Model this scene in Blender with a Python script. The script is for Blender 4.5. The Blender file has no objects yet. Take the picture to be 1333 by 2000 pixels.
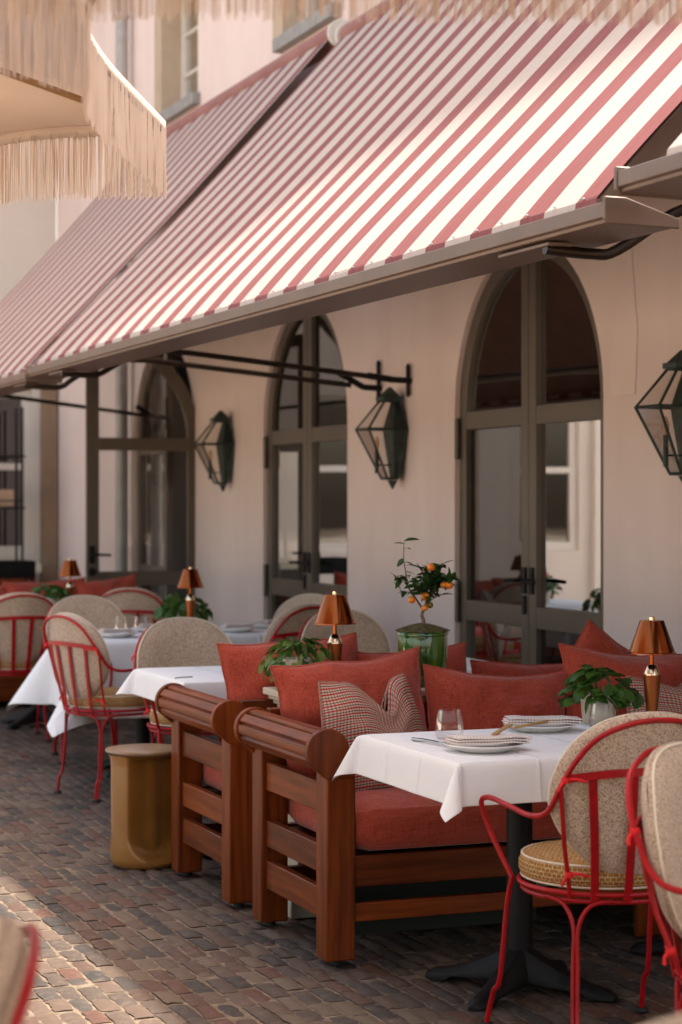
import bpy, math, random
from mathutils import Vector, Matrix, noise
R = math.radians
scn = bpy.context.scene
col = scn.collection
random.seed(7)

# ------------------------------------------------------------------ camera, sky, sun, exposure
cd = bpy.data.cameras.new('camera')
cam = bpy.data.objects.new('camera', cd); col.objects.link(cam)
cam.location = (0, 0, 1.48)
cam.rotation_euler = (R(90), 0, R(-21.0))
cd.sensor_fit = 'HORIZONTAL'; cd.sensor_width = 24.0
cd.lens = 3965 / 1333 * 24
cd.shift_y = -20 / 1333
cd.clip_start = 0.05; cd.clip_end = 600
cd.dof.use_dof = True; cd.dof.focus_distance = 6.5; cd.dof.aperture_fstop = 3.6
scn.camera = cam

SUN = Vector((0.415, 0.06, 1.0)).normalized()
w = bpy.data.worlds.new('World'); scn.world = w; w.use_nodes = True
nt = w.node_tree; bg = nt.nodes['Background']
sky = nt.nodes.new('ShaderNodeTexSky'); sky.sky_type = 'NISHITA'; sky.sun_disc = False
sky.sun_elevation = math.asin(SUN.z); sky.sun_rotation = math.atan2(SUN.x, SUN.y)
sky.dust_density = 4.0; sky.air_density = 1.0; sky.ozone_density = 0.6
tint = nt.nodes.new('ShaderNodeMix'); tint.data_type = 'RGBA'; tint.blend_type = 'MULTIPLY'
tint.inputs[0].default_value = 1.0
tint.inputs[7].default_value = (1.0, 0.85, 0.70, 1)      # the photograph's warm white balance
nt.links.new(sky.outputs[0], tint.inputs[6]); nt.links.new(tint.outputs[2], bg.inputs[0])
bg.inputs[1].default_value = 0.15
sl = bpy.data.lights.new('sun', 'SUN'); sl.energy = 2.6; sl.angle = R(2.2); sl.color = (1.0, 0.95, 0.87)
so = bpy.data.objects.new('sun', sl); col.objects.link(so)
so.rotation_euler = SUN.to_track_quat('Z', 'Y').to_euler()
vs = scn.view_settings
vs.view_transform = 'Standard'; vs.look = 'None'; vs.gamma = 1.0; vs.exposure = 2.12
vs.use_curve_mapping = False

# ------------------------------------------------------------------ materials
def N(t, kind, **kw):
    n = t.nodes.new(kind)
    for k, v in kw.items():
        if isinstance(k, str) and hasattr(n, k): setattr(n, k, v)
    return n
def setin(n, d):
    for k, v in d.items(): n.inputs[k].default_value = v
def rgba(c): return (c[0], c[1], c[2], 1)
def mat(name, c, rough=0.6, c2=None, scale=8.0, bump=0.0, bscale=60.0, metal=0.0, coat=0.0, spec=0.5,
        stretch=(1, 1, 1), sheen=0.0, detail=4.0, trans=0.0, bdetail=3.0):
    m = bpy.data.materials.new(name); m.use_nodes = True
    t = m.node_tree; b = t.nodes['Principled BSDF']
    setin(b, {'Base Color': rgba(c), 'Roughness': rough, 'Metallic': metal, 'Coat Weight': coat,
              'Specular IOR Level': spec, 'Sheen Weight': sheen, 'Coat Roughness': 0.15})
    tc = N(t, 'ShaderNodeTexCoord'); mp = N(t, 'ShaderNodeMapping'); mp.inputs['Scale'].default_value = stretch
    t.links.new(tc.outputs['Object'], mp.inputs[0])
    if c2 is not None:
        n = N(t, 'ShaderNodeTexNoise'); setin(n, {'Scale': scale, 'Detail': detail, 'Roughness': 0.6})
        t.links.new(mp.outputs[0], n.inputs['Vector'])
        r = N(t, 'ShaderNodeValToRGB')
        r.color_ramp.elements[0].position = 0.33; r.color_ramp.elements[1].position = 0.67
        r.color_ramp.elements[0].color = rgba(c); r.color_ramp.elements[1].color = rgba(c2)
        t.links.new(n.outputs[0], r.inputs[0]); t.links.new(r.outputs[0], b.inputs['Base Color'])
    if bump:
        n2 = N(t, 'ShaderNodeTexNoise'); setin(n2, {'Scale': bscale, 'Detail': bdetail})
        t.links.new(mp.outputs[0], n2.inputs['Vector'])
        bp = N(t, 'ShaderNodeBump'); setin(bp, {'Strength': bump, 'Distance': 0.004})
        t.links.new(n2.outputs[0], bp.inputs['Height']); t.links.new(bp.outputs[0], b.inputs['Normal'])
    if trans:
        tr = N(t, 'ShaderNodeBsdfTranslucent'); mx = N(t, 'ShaderNodeMixShader'); mx.inputs[0].default_value = trans
        src = b.inputs['Base Color'].links
        if src: t.links.new(src[0].from_socket, tr.inputs[0])
        else: tr.inputs[0].default_value = rgba(c)
        t.links.new(b.outputs[0], mx.inputs[1]); t.links.new(tr.outputs[0], mx.inputs[2])
        t.links.new(mx.outputs[0], t.nodes['Material Output'].inputs[0])
    return m
def M_(t, op, a, b=None):
    n = N(t, 'ShaderNodeMath', operation=op)
    for i, v in enumerate((a, b)):
        if v is None: continue
        if isinstance(v, (int, float)): n.inputs[i].default_value = v
        else: t.links.new(v, n.inputs[i])
    return n.outputs[0]
def mixc(t, f, a, b):
    n = N(t, 'ShaderNodeMix', data_type='RGBA')
    if isinstance(f, (int, float)): n.inputs[0].default_value = f
    else: t.links.new(f, n.inputs[0])
    for i, v in ((6, a), (7, b)):
        if isinstance(v, tuple): n.inputs[i].default_value = rgba(v)
        else: t.links.new(v, n.inputs[i])
    return n.outputs[2]

plaster = mat('plaster', (0.71, 0.575, 0.52), 0.85, (0.76, 0.63, 0.575), 1.3, 0.25, 22.0, detail=6)
def weather(m, amt=0.16):
    t = m.node_tree; b = t.nodes['Principled BSDF']; src = b.inputs['Base Color'].links[0].from_socket
    tc = N(t, 'ShaderNodeTexCoord'); mp = N(t, 'ShaderNodeMapping'); mp.inputs['Scale'].default_value = (2.6, 2.6, 0.32); t.links.new(tc.outputs['Object'], mp.inputs[0])
    n = N(t, 'ShaderNodeTexNoise'); setin(n, {'Scale': 1.0, 'Detail': 7.0, 'Roughness': 0.65}); t.links.new(mp.outputs[0], n.inputs['Vector'])
    mr = N(t, 'ShaderNodeMapRange'); setin(mr, {1: 0.42, 2: 0.75}); t.links.new(n.outputs[0], mr.inputs[0])
    c = mixc(t, M_(t, 'MULTIPLY', mr.outputs[0], amt * 2.2), src, (0.50, 0.385, 0.315))
    t.links.new(c, b.inputs['Base Color'])
weather(plaster, 0.10)
plaster_end = mat('plaster_end', (0.62, 0.55, 0.47), 0.85, (0.68, 0.61, 0.53), 1.0, 0.2, 20.0)
stone_trim = mat('stone_trim', (0.42, 0.32, 0.22), 0.8, (0.50, 0.39, 0.28), 3.0, 0.15, 40)
frame_m = mat('door_paint', (0.098, 0.074, 0.052), 0.42, (0.112, 0.086, 0.061), 3.0, 0.05, 80)
white_wood = mat('white_wood', (0.62, 0.57, 0.50), 0.5, (0.66, 0.61, 0.54), 6.0)
black_metal = mat('black_metal', (0.004, 0.0035, 0.0035), 0.55, (0.008, 0.007, 0.0065), 20, 0.2, 120, spec=0.25)
bronze = mat('bronze_tube', (0.035, 0.022, 0.014), 0.35, metal=0.6)
rail_m = mat('awning_rail_metal', (0.15, 0.098, 0.072), 0.40, (0.18, 0.12, 0.09), 5, metal=0.35)
lead_m = mat('lead_grey', (0.22, 0.21, 0.20), 0.6, (0.30, 0.29, 0.28), 9, 0.2, 30)
zinc_m = mat('zinc', (0.36, 0.34, 0.32), 0.5, (0.44, 0.42, 0.40), 8, metal=0.3)
screw_m = mat('steel', (0.6, 0.58, 0.55), 0.3, metal=1.0)
patina = mat('patina_metal', (0.013, 0.018, 0.015), 0.5, (0.030, 0.060, 0.050), 14, 0.3, 60, metal=0.3)
candle = mat('bulb_glass', (0.75, 0.45, 0.25), 0.15, coat=0.5)
dark_room = mat('dark_interior', (0.012, 0.009, 0.007), 0.9, (0.02, 0.015, 0.011), 2)
red_paint = mat('red_paint', (0.40, 0.003, 0.007), 0.40, (0.30, 0.004, 0.006), 26, 0.25, 90, spec=0.32)
ribbon = mat('red_ribbon', (0.70, 0.008, 0.010), 0.7)
piping_m = mat('cream_piping', (0.70, 0.60, 0.46), 0.8)
cream_paint = mat('cream_paint', (0.50, 0.44, 0.33), 0.5, (0.55, 0.49, 0.38), 5)
linen_cloth = None
ceramic = mat('mustard_glaze', (0.25, 0.105, 0.020), 0.22, (0.30, 0.138, 0.032), 6, 0.06, 18, coat=0.5)
ceramic_top = mat('stool_glaze_top', (0.22, 0.135, 0.070), 0.30, (0.27, 0.17, 0.09), 14, 0.08, 60, coat=0.3)
copper = mat('copper', (0.33, 0.085, 0.022), 0.2, (0.26, 0.065, 0.017), 10, metal=1.0)
copper_body = mat('copper_satin', (0.26, 0.075, 0.02), 0.40, metal=0.85)
brass = mat('brass', (0.78, 0.60, 0.40), 0.16, metal=1.0)
pot_cream = mat('pot_cream', (0.56, 0.49, 0.38), 0.6, (0.62, 0.55, 0.44), 12, 0.1, 40)
soil_moss = mat('moss', (0.055, 0.050, 0.013), 0.95, (0.16, 0.125, 0.040), 60, 0.8, 160)
leaf_m = mat('leaf_green', (0.030, 0.085, 0.014), 0.42, (0.085, 0.175, 0.026), 22, spec=0.4, trans=0.25)
leaf_y = mat('leaf_yellow', (0.16, 0.19, 0.018), 0.45, (0.10, 0.16, 0.02), 20, trans=0.25)
citrus_leaf = mat('citrus_leaf', (0.018, 0.058, 0.012), 0.36, (0.050, 0.110, 0.018), 24, spec=0.5, trans=0.15)
bark = mat('bark', (0.14, 0.09, 0.05), 0.85, (0.20, 0.14, 0.085), 40, 0.5, 90)
orange_m = mat('orange_peel', (0.80, 0.25, 0.012), 0.38, (0.72, 0.20, 0.012), 12, 0.25, 260)
orange_g = mat('unripe_peel', (0.25, 0.16, 0.02), 0.4, (0.16, 0.14, 0.02), 14, 0.2, 260)
porcelain = mat('porcelain', (0.78, 0.75, 0.71), 0.12, coat=0.4)
wood_light = mat('light_wood', (0.46, 0.27, 0.10), 0.5, (0.40, 0.22, 0.08), 30, stretch=(1, 1, 1))
steel_dark = mat('cutlery_steel', (0.45, 0.42, 0.38), 0.18, metal=1.0)
rubber = mat('rubber', (0.012, 0.010, 0.009), 0.7)
tree_leaf = mat('tree_leaf', (0.035, 0.07, 0.02), 0.6, (0.075, 0.12, 0.03), 3, trans=0.3)
roof_m = mat('roof_slate', (0.05, 0.05, 0.055), 0.6, (0.08, 0.08, 0.085), 6)
box_wood = mat('crate_wood', (0.40, 0.25, 0.15), 0.6, (0.46, 0.30, 0.19), 12, stretch=(1, 6, 1))
glass_brown = mat('bottle_glass', (0.06, 0.02, 0.008), 0.08, coat=0.6)

def wood_mat(name, axis, a=(0.205, 0.043, 0.0065), b_=(0.085, 0.0155, 0.0026)):
    st = [11, 11, 11]; st[axis] = 0.7
    m = mat(name, a, 0.42, b_, 3.2, 0.10, 9.0, coat=0.05, spec=0.18, stretch=tuple(st), detail=8, bdetail=8)
    t = m.node_tree; b = t.nodes['Principled BSDF']; src = b.inputs['Base Color'].links[0].from_socket
    oi = N(t, 'ShaderNodeObjectInfo'); mr = N(t, 'ShaderNodeMapRange'); setin(mr, {3: 0.70, 4: 1.30}); t.links.new(oi.outputs['Random'], mr.inputs[0])
    hs = N(t, 'ShaderNodeHueSaturation'); t.links.new(mr.outputs[0], hs.inputs['Value']); t.links.new(src, hs.inputs['Color']); t.links.new(hs.outputs[0], b.inputs['Base Color'])
    return m
wood_x, wood_y, wood_z = wood_mat('teak_x', 0), wood_mat('teak_y', 1), wood_mat('teak_z', 2)
wood_dark = wood_mat('teak_back', 0, (0.11, 0.030, 0.007), (0.075, 0.019, 0.005))

def fabric_weave(name, c, c2, s=420.0, strength=0.5, rough=0.9, sheen=0.25, blotch=3.0, crease=0.28):
    m = bpy.data.materials.new(name); m.use_nodes = True
    t = m.node_tree; b = t.nodes['Principled BSDF']; setin(b, {'Roughness': rough, 'Sheen Weight': sheen, 'Specular IOR Level': 0.2})
    tc = N(t, 'ShaderNodeTexCoord')
    hs = []
    for st in ((1, 14, 14), (14, 1, 14), (14, 14, 1)):
        mp = N(t, 'ShaderNodeMapping'); mp.inputs['Scale'].default_value = tuple(v * s / 14 for v in st)
        t.links.new(tc.outputs['Object'], mp.inputs[0])
        n = N(t, 'ShaderNodeTexNoise'); setin(n, {'Scale': 1.0, 'Detail': 2.0}); t.links.new(mp.outputs[0], n.inputs['Vector'])
        hs.append(n.outputs[0])
    h = M_(t, 'ADD', M_(t, 'ADD', hs[0], hs[1]), hs[2])
    h = M_(t, 'DIVIDE', h, 3.0)
    r = N(t, 'ShaderNodeMapRange'); setin(r, {1: 0.40, 2: 0.60}); t.links.new(h, r.inputs[0])
    nb = N(t, 'ShaderNodeTexNoise'); setin(nb, {'Scale': blotch, 'Detail': 3.0}); t.links.new(tc.outputs['Object'], nb.inputs['Vector'])
    f = M_(t, 'ADD', M_(t, 'MULTIPLY', r.outputs[0], 0.65), M_(t, 'MULTIPLY', nb.outputs[0], 0.35))
    t.links.new(mixc(t, f, c, c2), b.inputs['Base Color'])
    bp = N(t, 'ShaderNodeBump'); setin(bp, {'Strength': strength, 'Distance': 0.002})
    t.links.new(h, bp.inputs['Height'])
    nc = N(t, 'ShaderNodeTexNoise'); setin(nc, {'Scale': 7.0, 'Detail': 5.0, 'Distortion': 1.2}); t.links.new(tc.outputs['Object'], nc.inputs['Vector'])
    b2 = N(t, 'ShaderNodeBump'); setin(b2, {'Strength': crease, 'Distance': 0.05}); t.links.new(nc.outputs[0], b2.inputs['Height'])
    t.links.new(b2.outputs[0], bp.inputs['Normal']); t.links.new(bp.outputs[0], b.inputs['Normal'])
    return m
red_linen = fabric_weave('red_linen', (0.26, 0.031, 0.016), (0.50, 0.086, 0.046), 210, 0.8)
def fold_lines(m):
    t = m.node_tree; b = t.nodes['Principled BSDF']; src = b.inputs['Normal'].links[0].from_socket
    tc = N(t, 'ShaderNodeTexCoord'); sx = N(t, 'ShaderNodeSeparateXYZ'); t.links.new(tc.outputs['Object'], sx.inputs[0]); hs = []
    for k in (0, 1):
        f = M_(t, 'ABSOLUTE', M_(t, 'SUBTRACT', M_(t, 'FRACT', M_(t, 'ADD', M_(t, 'MULTIPLY', sx.outputs[k], 1 / 0.245), 10.0)), 0.5))
        hs.append(M_(t, 'POWER', M_(t, 'SUBTRACT', 1.0, f), 26.0))
    bp = N(t, 'ShaderNodeBump'); setin(bp, {'Strength': 0.9, 'Distance': 0.006}); t.links.new(M_(t, 'MAXIMUM', hs[0], hs[1]), bp.inputs['Height'])
    t.links.new(src, bp.inputs['Normal']); t.links.new(bp.outputs[0], b.inputs['Normal'])
white_cloth = fabric_weave('white_cotton', (0.80, 0.79, 0.78), (0.86, 0.85, 0.84), 700, 0.15, 0.8, 0.1, 1.5, 0.07)
fold_lines(white_cloth)

def boucle_mat():
    m = bpy.data.materials.new('boucle'); m.use_nodes = True
    t = m.node_tree; b = t.nodes['Principled BSDF']; setin(b, {'Roughness': 0.95, 'Sheen Weight': 0.3, 'Specular IOR Level': 0.15})
    tc = N(t, 'ShaderNodeTexCoord')
    v = N(t, 'ShaderNodeTexVoronoi'); setin(v, {'Scale': 290.0, 'Randomness': 0.8}); t.links.new(tc.outputs['Object'], v.inputs['Vector'])
    n = N(t, 'ShaderNodeTexNoise'); setin(n, {'Scale': 210.0, 'Detail': 2.0}); t.links.new(tc.outputs['Object'], n.inputs['Vector'])
    f = M_(t, 'ADD', M_(t, 'MULTIPLY', v.outputs['Color'], 0.55), M_(t, 'MULTIPLY', n.outputs[0], 0.45))
    r = N(t, 'ShaderNodeValToRGB'); e = r.color_ramp.elements
    e[0].position = 0.26; e[0].color = (0.27, 0.17, 0.105, 1); e[1].position = 0.62; e[1].color = (0.66, 0.51, 0.375, 1)
    x = r.color_ramp.elements.new(0.46); x.color = (0.52, 0.39, 0.28, 1)
    t.links.new(f, r.inputs[0]); t.links.new(r.outputs[0], b.inputs['Base Color'])
    bp = N(t, 'ShaderNodeBump'); setin(bp, {'Strength': 0.9, 'Distance': 0.003})
    t.links.new(M_(t, 'SUBTRACT', 1.0, v.outputs['Distance']), bp.inputs['Height']); t.links.new(bp.outputs[0], b.inputs['Normal'])
    return m
boucle = boucle_mat()

def seat_pattern():
    # mustard weave with rows of small cream hooks
    m = bpy.data.materials.new('hook_weave'); m.use_nodes = True
    t = m.node_tree; b = t.nodes['Principled BSDF']; setin(b, {'Roughness': 0.8, 'Specular IOR Level': 0.25})
    uv = N(t, 'ShaderNodeUVMap')
    br = N(t, 'ShaderNodeTexBrick'); br.offset = 0.5
    setin(br, {'Color1': (0.25, 0.105, 0.018, 1), 'Color2': (0.31, 0.14, 0.025, 1), 'Mortar': (0.56, 0.40, 0.22, 1), 'Scale': 1.0,
               'Mortar Size': 0.0015, 'Mortar Smooth': 0.3, 'Brick Width': 0.0150, 'Row Height': 0.0115})
    t.links.new(uv.outputs[0], br.inputs['Vector'])
    n = N(t, 'ShaderNodeTexNoise'); setin(n, {'Scale': 90.0}); t.links.new(uv.outputs[0], n.inputs['Vector'])
    c = mixc(t, M_(t, 'MULTIPLY', M_(t, 'GREATER_THAN', n.outputs[0], 0.55), 0.75), br.outputs[0], (0.28, 0.13, 0.027))
    t.links.new(c, b.inputs['Base Color'])
    bp = N(t, 'ShaderNodeBump'); setin(bp, {'Strength': 0.4, 'Distance': 0.002}); t.links.new(br.outputs[1], bp.inputs['Height'])
    t.links.new(bp.outputs[0], b.inputs['Normal'])
    return m
hook_weave = seat_pattern()

def check_pattern():
    # red and black lines over a cream and tan check, in UV metres
    m = bpy.data.materials.new('woven_check'); m.use_nodes = True
    t = m.node_tree; b = t.nodes['Principled BSDF']; setin(b, {'Roughness': 0.9, 'Specular IOR Level': 0.2})
    uv = N(t, 'ShaderNodeUVMap'); sx = N(t, 'ShaderNodeSeparateXYZ'); t.links.new(uv.outputs[0], sx.inputs[0])
    u, v = sx.outputs[0], sx.outputs[1]
    per = 0.0205
    fv = M_(t, 'FRACT', M_(t, 'MULTIPLY', v, 1 / per))
    fu = M_(t, 'FRACT', M_(t, 'MULTIPLY', u, 1 / 0.012))
    chk = M_(t, 'GREATER_THAN', fu, 0.5)
    base = mixc(t, chk, (0.50, 0.36, 0.27), (0.28, 0.175, 0.12))
    fine = M_(t, 'GREATER_THAN', M_(t, 'FRACT', M_(t, 'MULTIPLY', u, 1 / 0.0068)), 0.75)
    base = mixc(t, M_(t, 'MULTIPLY', fine, 0.5), base, (0.55, 0.30, 0.25))
    red = M_(t, 'LESS_THAN', fv, 0.24); c = mixc(t, red, base, (0.32, 0.016, 0.015))
    dk = M_(t, 'MULTIPLY', M_(t, 'GREATER_THAN', fv, 0.52), M_(t, 'LESS_THAN', fv, 0.66)); c = mixc(t, dk, c, (0.085, 0.03, 0.022))
    t.links.new(c, b.inputs['Base Color'])
    bp = N(t, 'ShaderNodeBump'); setin(bp, {'Strength': 0.5, 'Distance': 0.002}); t.links.new(fv, bp.inputs['Height'])
    t.links.new(bp.outputs[0], b.inputs['Normal'])
    return m
woven_check = check_pattern()

def stripe_mat(name, per, c1, c2, axis=1, fill=0.5, trans=0.18, phase=0.0, ripple=0.35):
    m = bpy.data.materials.new(name); m.use_nodes = True
    t = m.node_tree; b = t.nodes['Principled BSDF']; setin(b, {'Roughness': 0.75, 'Specular IOR Level': 0.25})
    tc = N(t, 'ShaderNodeTexCoord'); sx = N(t, 'ShaderNodeSeparateXYZ'); t.links.new(tc.outputs['Object'], sx.inputs[0])
    f = M_(t, 'FRACT', M_(t, 'ADD', M_(t, 'MULTIPLY', sx.outputs[axis], 1 / per), phase + 50.0))
    on = M_(t, 'LESS_THAN', f, fill)
    n = N(t, 'ShaderNodeTexNoise'); setin(n, {'Scale': 2.5, 'Detail': 5.0}); t.links.new(tc.outputs['Object'], n.inputs['Vector'])
    r2 = tuple(v * 0.86 for v in c2); r1 = tuple(v * 0.9 for v in c1)
    a = mixc(t, n.outputs[0], c2, r2); bb = mixc(t, n.outputs[0], c1, r1)
    c = mixc(t, on, a, bb)
    t.links.new(c, b.inputs['Base Color'])
    n2 = N(t, 'ShaderNodeTexNoise'); setin(n2, {'Scale': 500.0}); t.links.new(tc.outputs['Object'], n2.inputs['Vector'])
    bp = N(t, 'ShaderNodeBump'); setin(bp, {'Strength': 0.2, 'Distance': 0.002}); t.links.new(n2.outputs[0], bp.inputs['Height'])
    mp3 = N(t, 'ShaderNodeMapping'); mp3.inputs['Scale'].default_value = (0.5, 4.5, 0.5); t.links.new(tc.outputs['Object'], mp3.inputs[0])
    n3 = N(t, 'ShaderNodeTexNoise'); setin(n3, {'Scale': 1.6, 'Detail': 4.0, 'Distortion': 0.6}); t.links.new(mp3.outputs[0], n3.inputs['Vector'])
    b3 = N(t, 'ShaderNodeBump'); setin(b3, {'Strength': ripple, 'Distance': 0.06}); t.links.new(n3.outputs[0], b3.inputs['Height']); t.links.new(b3.outputs[0], bp.inputs['Normal'])
    t.links.new(bp.outputs[0], b.inputs['Normal'])
    if trans:
        tr = N(t, 'ShaderNodeBsdfTranslucent'); mx = N(t, 'ShaderNodeMixShader'); mx.inputs[0].default_value = trans
        t.links.new(c, tr.inputs[0]); t.links.new(b.outputs[0], mx.inputs[1]); t.links.new(tr.outputs[0], mx.inputs[2])
        t.links.new(mx.outputs[0], t.nodes['Material Output'].inputs[0])
    return m
STRIPE = 0.345
roller_m = mat('rolled_canvas', (0.30, 0.135, 0.115), 0.8, (0.24, 0.10, 0.085), 3)
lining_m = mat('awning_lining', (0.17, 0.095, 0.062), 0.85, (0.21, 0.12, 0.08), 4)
awning_m = stripe_mat('awning_stripes', STRIPE, (0.205, 0.060, 0.055), (0.46, 0.385, 0.33), 1, 0.45, 0.0, 0.275)
napkin_m = stripe_mat('napkin_stripes', 0.010, (0.72, 0.56, 0.50), (0.80, 0.76, 0.71), 0, 0.42, 0.0)

def glass_pane(name, dark=True, refl=0.62, blend=None, tcol=(0.88, 0.87, 0.84), k=1.0):
    m = bpy.data.materials.new(name); m.use_nodes = True
    t = m.node_tree; out = t.nodes['Material Output']; t.nodes.remove(t.nodes['Principled BSDF'])
    gl = N(t, 'ShaderNodeBsdfGlossy'); setin(gl, {'Color': (refl, refl, refl, 1), 'Roughness': 0.012})
    lw = N(t, 'ShaderNodeLayerWeight'); lw.inputs[0].default_value = blend if blend else (0.58 if dark else 0.42)
    n = N(t, 'ShaderNodeTexNoise'); setin(n, {'Scale': 1.3, 'Detail': 1.0})
    tc = N(t, 'ShaderNodeTexCoord'); t.links.new(tc.outputs['Object'], n.inputs['Vector'])
    bp = N(t, 'ShaderNodeBump'); setin(bp, {'Strength': 0.05, 'Distance': 0.01}); t.links.new(n.outputs[0], bp.inputs['Height'])
    t.links.new(bp.outputs[0], gl.inputs['Normal'])
    if dark:
        o = N(t, 'ShaderNodeBsdfDiffuse'); o.inputs[0].default_value = (0.016, 0.011, 0.008, 1)
    else:
        o = N(t, 'ShaderNodeBsdfTransparent'); o.inputs[0].default_value = rgba(tcol)
    mx = N(t, 'ShaderNodeMixShader')
    t.links.new(M_(t, 'MULTIPLY', lw.outputs['Fresnel'], k), mx.inputs[0]); t.links.new(o.outputs[0], mx.inputs[1]); t.links.new(gl.outputs[0], mx.inputs[2])
    t.links.new(mx.outputs[0], out.inputs[0])
    return m
glass_dark = glass_pane('window_glass', True, 0.66)
glass_clear = glass_pane('clear_pane', False, 0.30, 0.42, (0.93, 0.92, 0.90), 0.45)
glass_leaf = glass_pane('door_glass_clear', False, 0.6, 0.50, (0.80, 0.79, 0.76))
def tumbler_mat():
    m = bpy.data.materials.new('tumbler_glass'); m.use_nodes = True
    t = m.node_tree; b = t.nodes['Principled BSDF']
    setin(b, {'Base Color': (1, 1, 1, 1), 'Roughness': 0.0, 'Transmission Weight': 1.0, 'IOR': 1.45})
    return m
tumbler_glass = glass_pane('tumbler_glass', False, 1.0, 0.35, (0.975, 0.975, 0.97), 0.38)
def green_glaze():
    m = bpy.data.materials.new('green_glaze'); m.use_nodes = True
    t = m.node_tree; b = t.nodes['Principled BSDF']; setin(b, {'Roughness': 0.10, 'Coat Weight': 0.8})
    tc = N(t, 'ShaderNodeTexCoord'); mp = N(t, 'ShaderNodeMapping'); mp.inputs['Scale'].default_value = (22, 22, 3.0)
    t.links.new(tc.outputs['Object'], mp.inputs[0])
    n = N(t, 'ShaderNodeTexNoise'); setin(n, {'Scale': 1.0, 'Detail': 5.0}); t.links.new(mp.outputs[0], n.inputs['Vector'])
    r = N(t, 'ShaderNodeValToRGB'); e = r.color_ramp.elements
    e[0].position = 0.35; e[0].color = (0.008, 0.045, 0.008, 1); e[1].position = 0.7; e[1].color = (0.11, 0.17, 0.012, 1)
    x = r.color_ramp.elements.new(0.5); x.color = (0.026, 0.105, 0.012, 1)
    t.links.new(n.outputs[0], r.inputs[0]); t.links.new(r.outputs[0], b.inputs['Base Color'])
    return m
green_pot_m = green_glaze()
def brick_mat():
    m = bpy.data.materials.new('clay_pavers'); m.use_nodes = True
    t = m.node_tree; b = t.nodes['Principled BSDF']; setin(b, {'Roughness': 0.75, 'Specular IOR Level': 0.25})
    g = N(t, 'ShaderNodeNewGeometry'); r = N(t, 'ShaderNodeValToRGB'); cr = r.color_ramp; cr.interpolation = 'CONSTANT'
    cols = [(0, (0.080, 0.047, 0.033)), (0.14, (0.068, 0.050, 0.039)), (0.30, (0.100, 0.066, 0.048)), (0.44, (0.040, 0.034, 0.030)),
            (0.55, (0.088, 0.062, 0.047)), (0.68, (0.118, 0.086, 0.059)), (0.79, (0.092, 0.044, 0.030)), (0.89, (0.054, 0.045, 0.038))]
    cr.elements[0].position = 0; cr.elements[0].color = rgba(cols[0][1]); cr.elements[1].position = cols[1][0]; cr.elements[1].color = rgba(cols[1][1])
    for p, c in cols[2:]:
        e = cr.elements.new(p); e.color = rgba(c)
    t.links.new(g.outputs['Random Per Island'], r.inputs[0])
    tc = N(t, 'ShaderNodeTexCoord'); n = N(t, 'ShaderNodeTexNoise'); setin(n, {'Scale': 26.0, 'Detail': 6.0, 'Roughness': 0.7})
    t.links.new(tc.outputs['Object'], n.inputs['Vector'])
    mr = N(t, 'ShaderNodeMapRange'); setin(mr, {1: 0.50, 2: 0.72}); t.links.new(n.outputs[0], mr.inputs[0])
    c = mixc(t, M_(t, 'MULTIPLY', mr.outputs[0], 0.6), r.outputs[0], (0.165, 0.120, 0.088))
    n3 = N(t, 'ShaderNodeTexNoise'); setin(n3, {'Scale': 1.1, 'Detail': 4.0}); t.links.new(tc.outputs['Object'], n3.inputs['Vector'])
    mr3 = N(t, 'ShaderNodeMapRange'); setin(mr3, {1: 0.45, 2: 0.75}); t.links.new(n3.outputs[0], mr3.inputs[0])
    c = mixc(t, M_(t, 'MULTIPLY', mr3.outputs[0], 0.25), c, (0.12, 0.09, 0.066))
    t.links.new(c, b.inputs['Base Color'])
    n2 = N(t, 'ShaderNodeTexNoise'); setin(n2, {'Scale': 70.0, 'Detail': 6.0}); t.links.new(tc.outputs['Object'], n2.inputs['Vector'])
    bp = N(t, 'ShaderNodeBump'); setin(bp, {'Strength': 0.55, 'Distance': 0.004}); t.links.new(n2.outputs[0], bp.inputs['Height'])
    t.links.new(bp.outputs[0], b.inputs['Normal'])
    return m
brick_m = brick_mat()
sand_m = mat('joint_sand', (0.23, 0.170, 0.115), 0.95, (0.10, 0.073, 0.048), 34, 0.9, 240, detail=6)
def fringe_mat():
    m = mat('fringe_cotton', (0.52, 0.41, 0.335), 0.9, (0.60, 0.495, 0.42), 2.2, trans=0.35)
    return m
fringe_m = fringe_mat()
canopy_m = mat('parasol_canvas', (0.58, 0.48, 0.405), 0.85, (0.62, 0.52, 0.445), 3, 0.2, 300, trans=0.30)
para_wood = mat('parasol_ash', (0.30, 0.17, 0.08), 0.5, (0.36, 0.21, 0.10), 10, stretch=(6, 6, 1))

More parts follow.
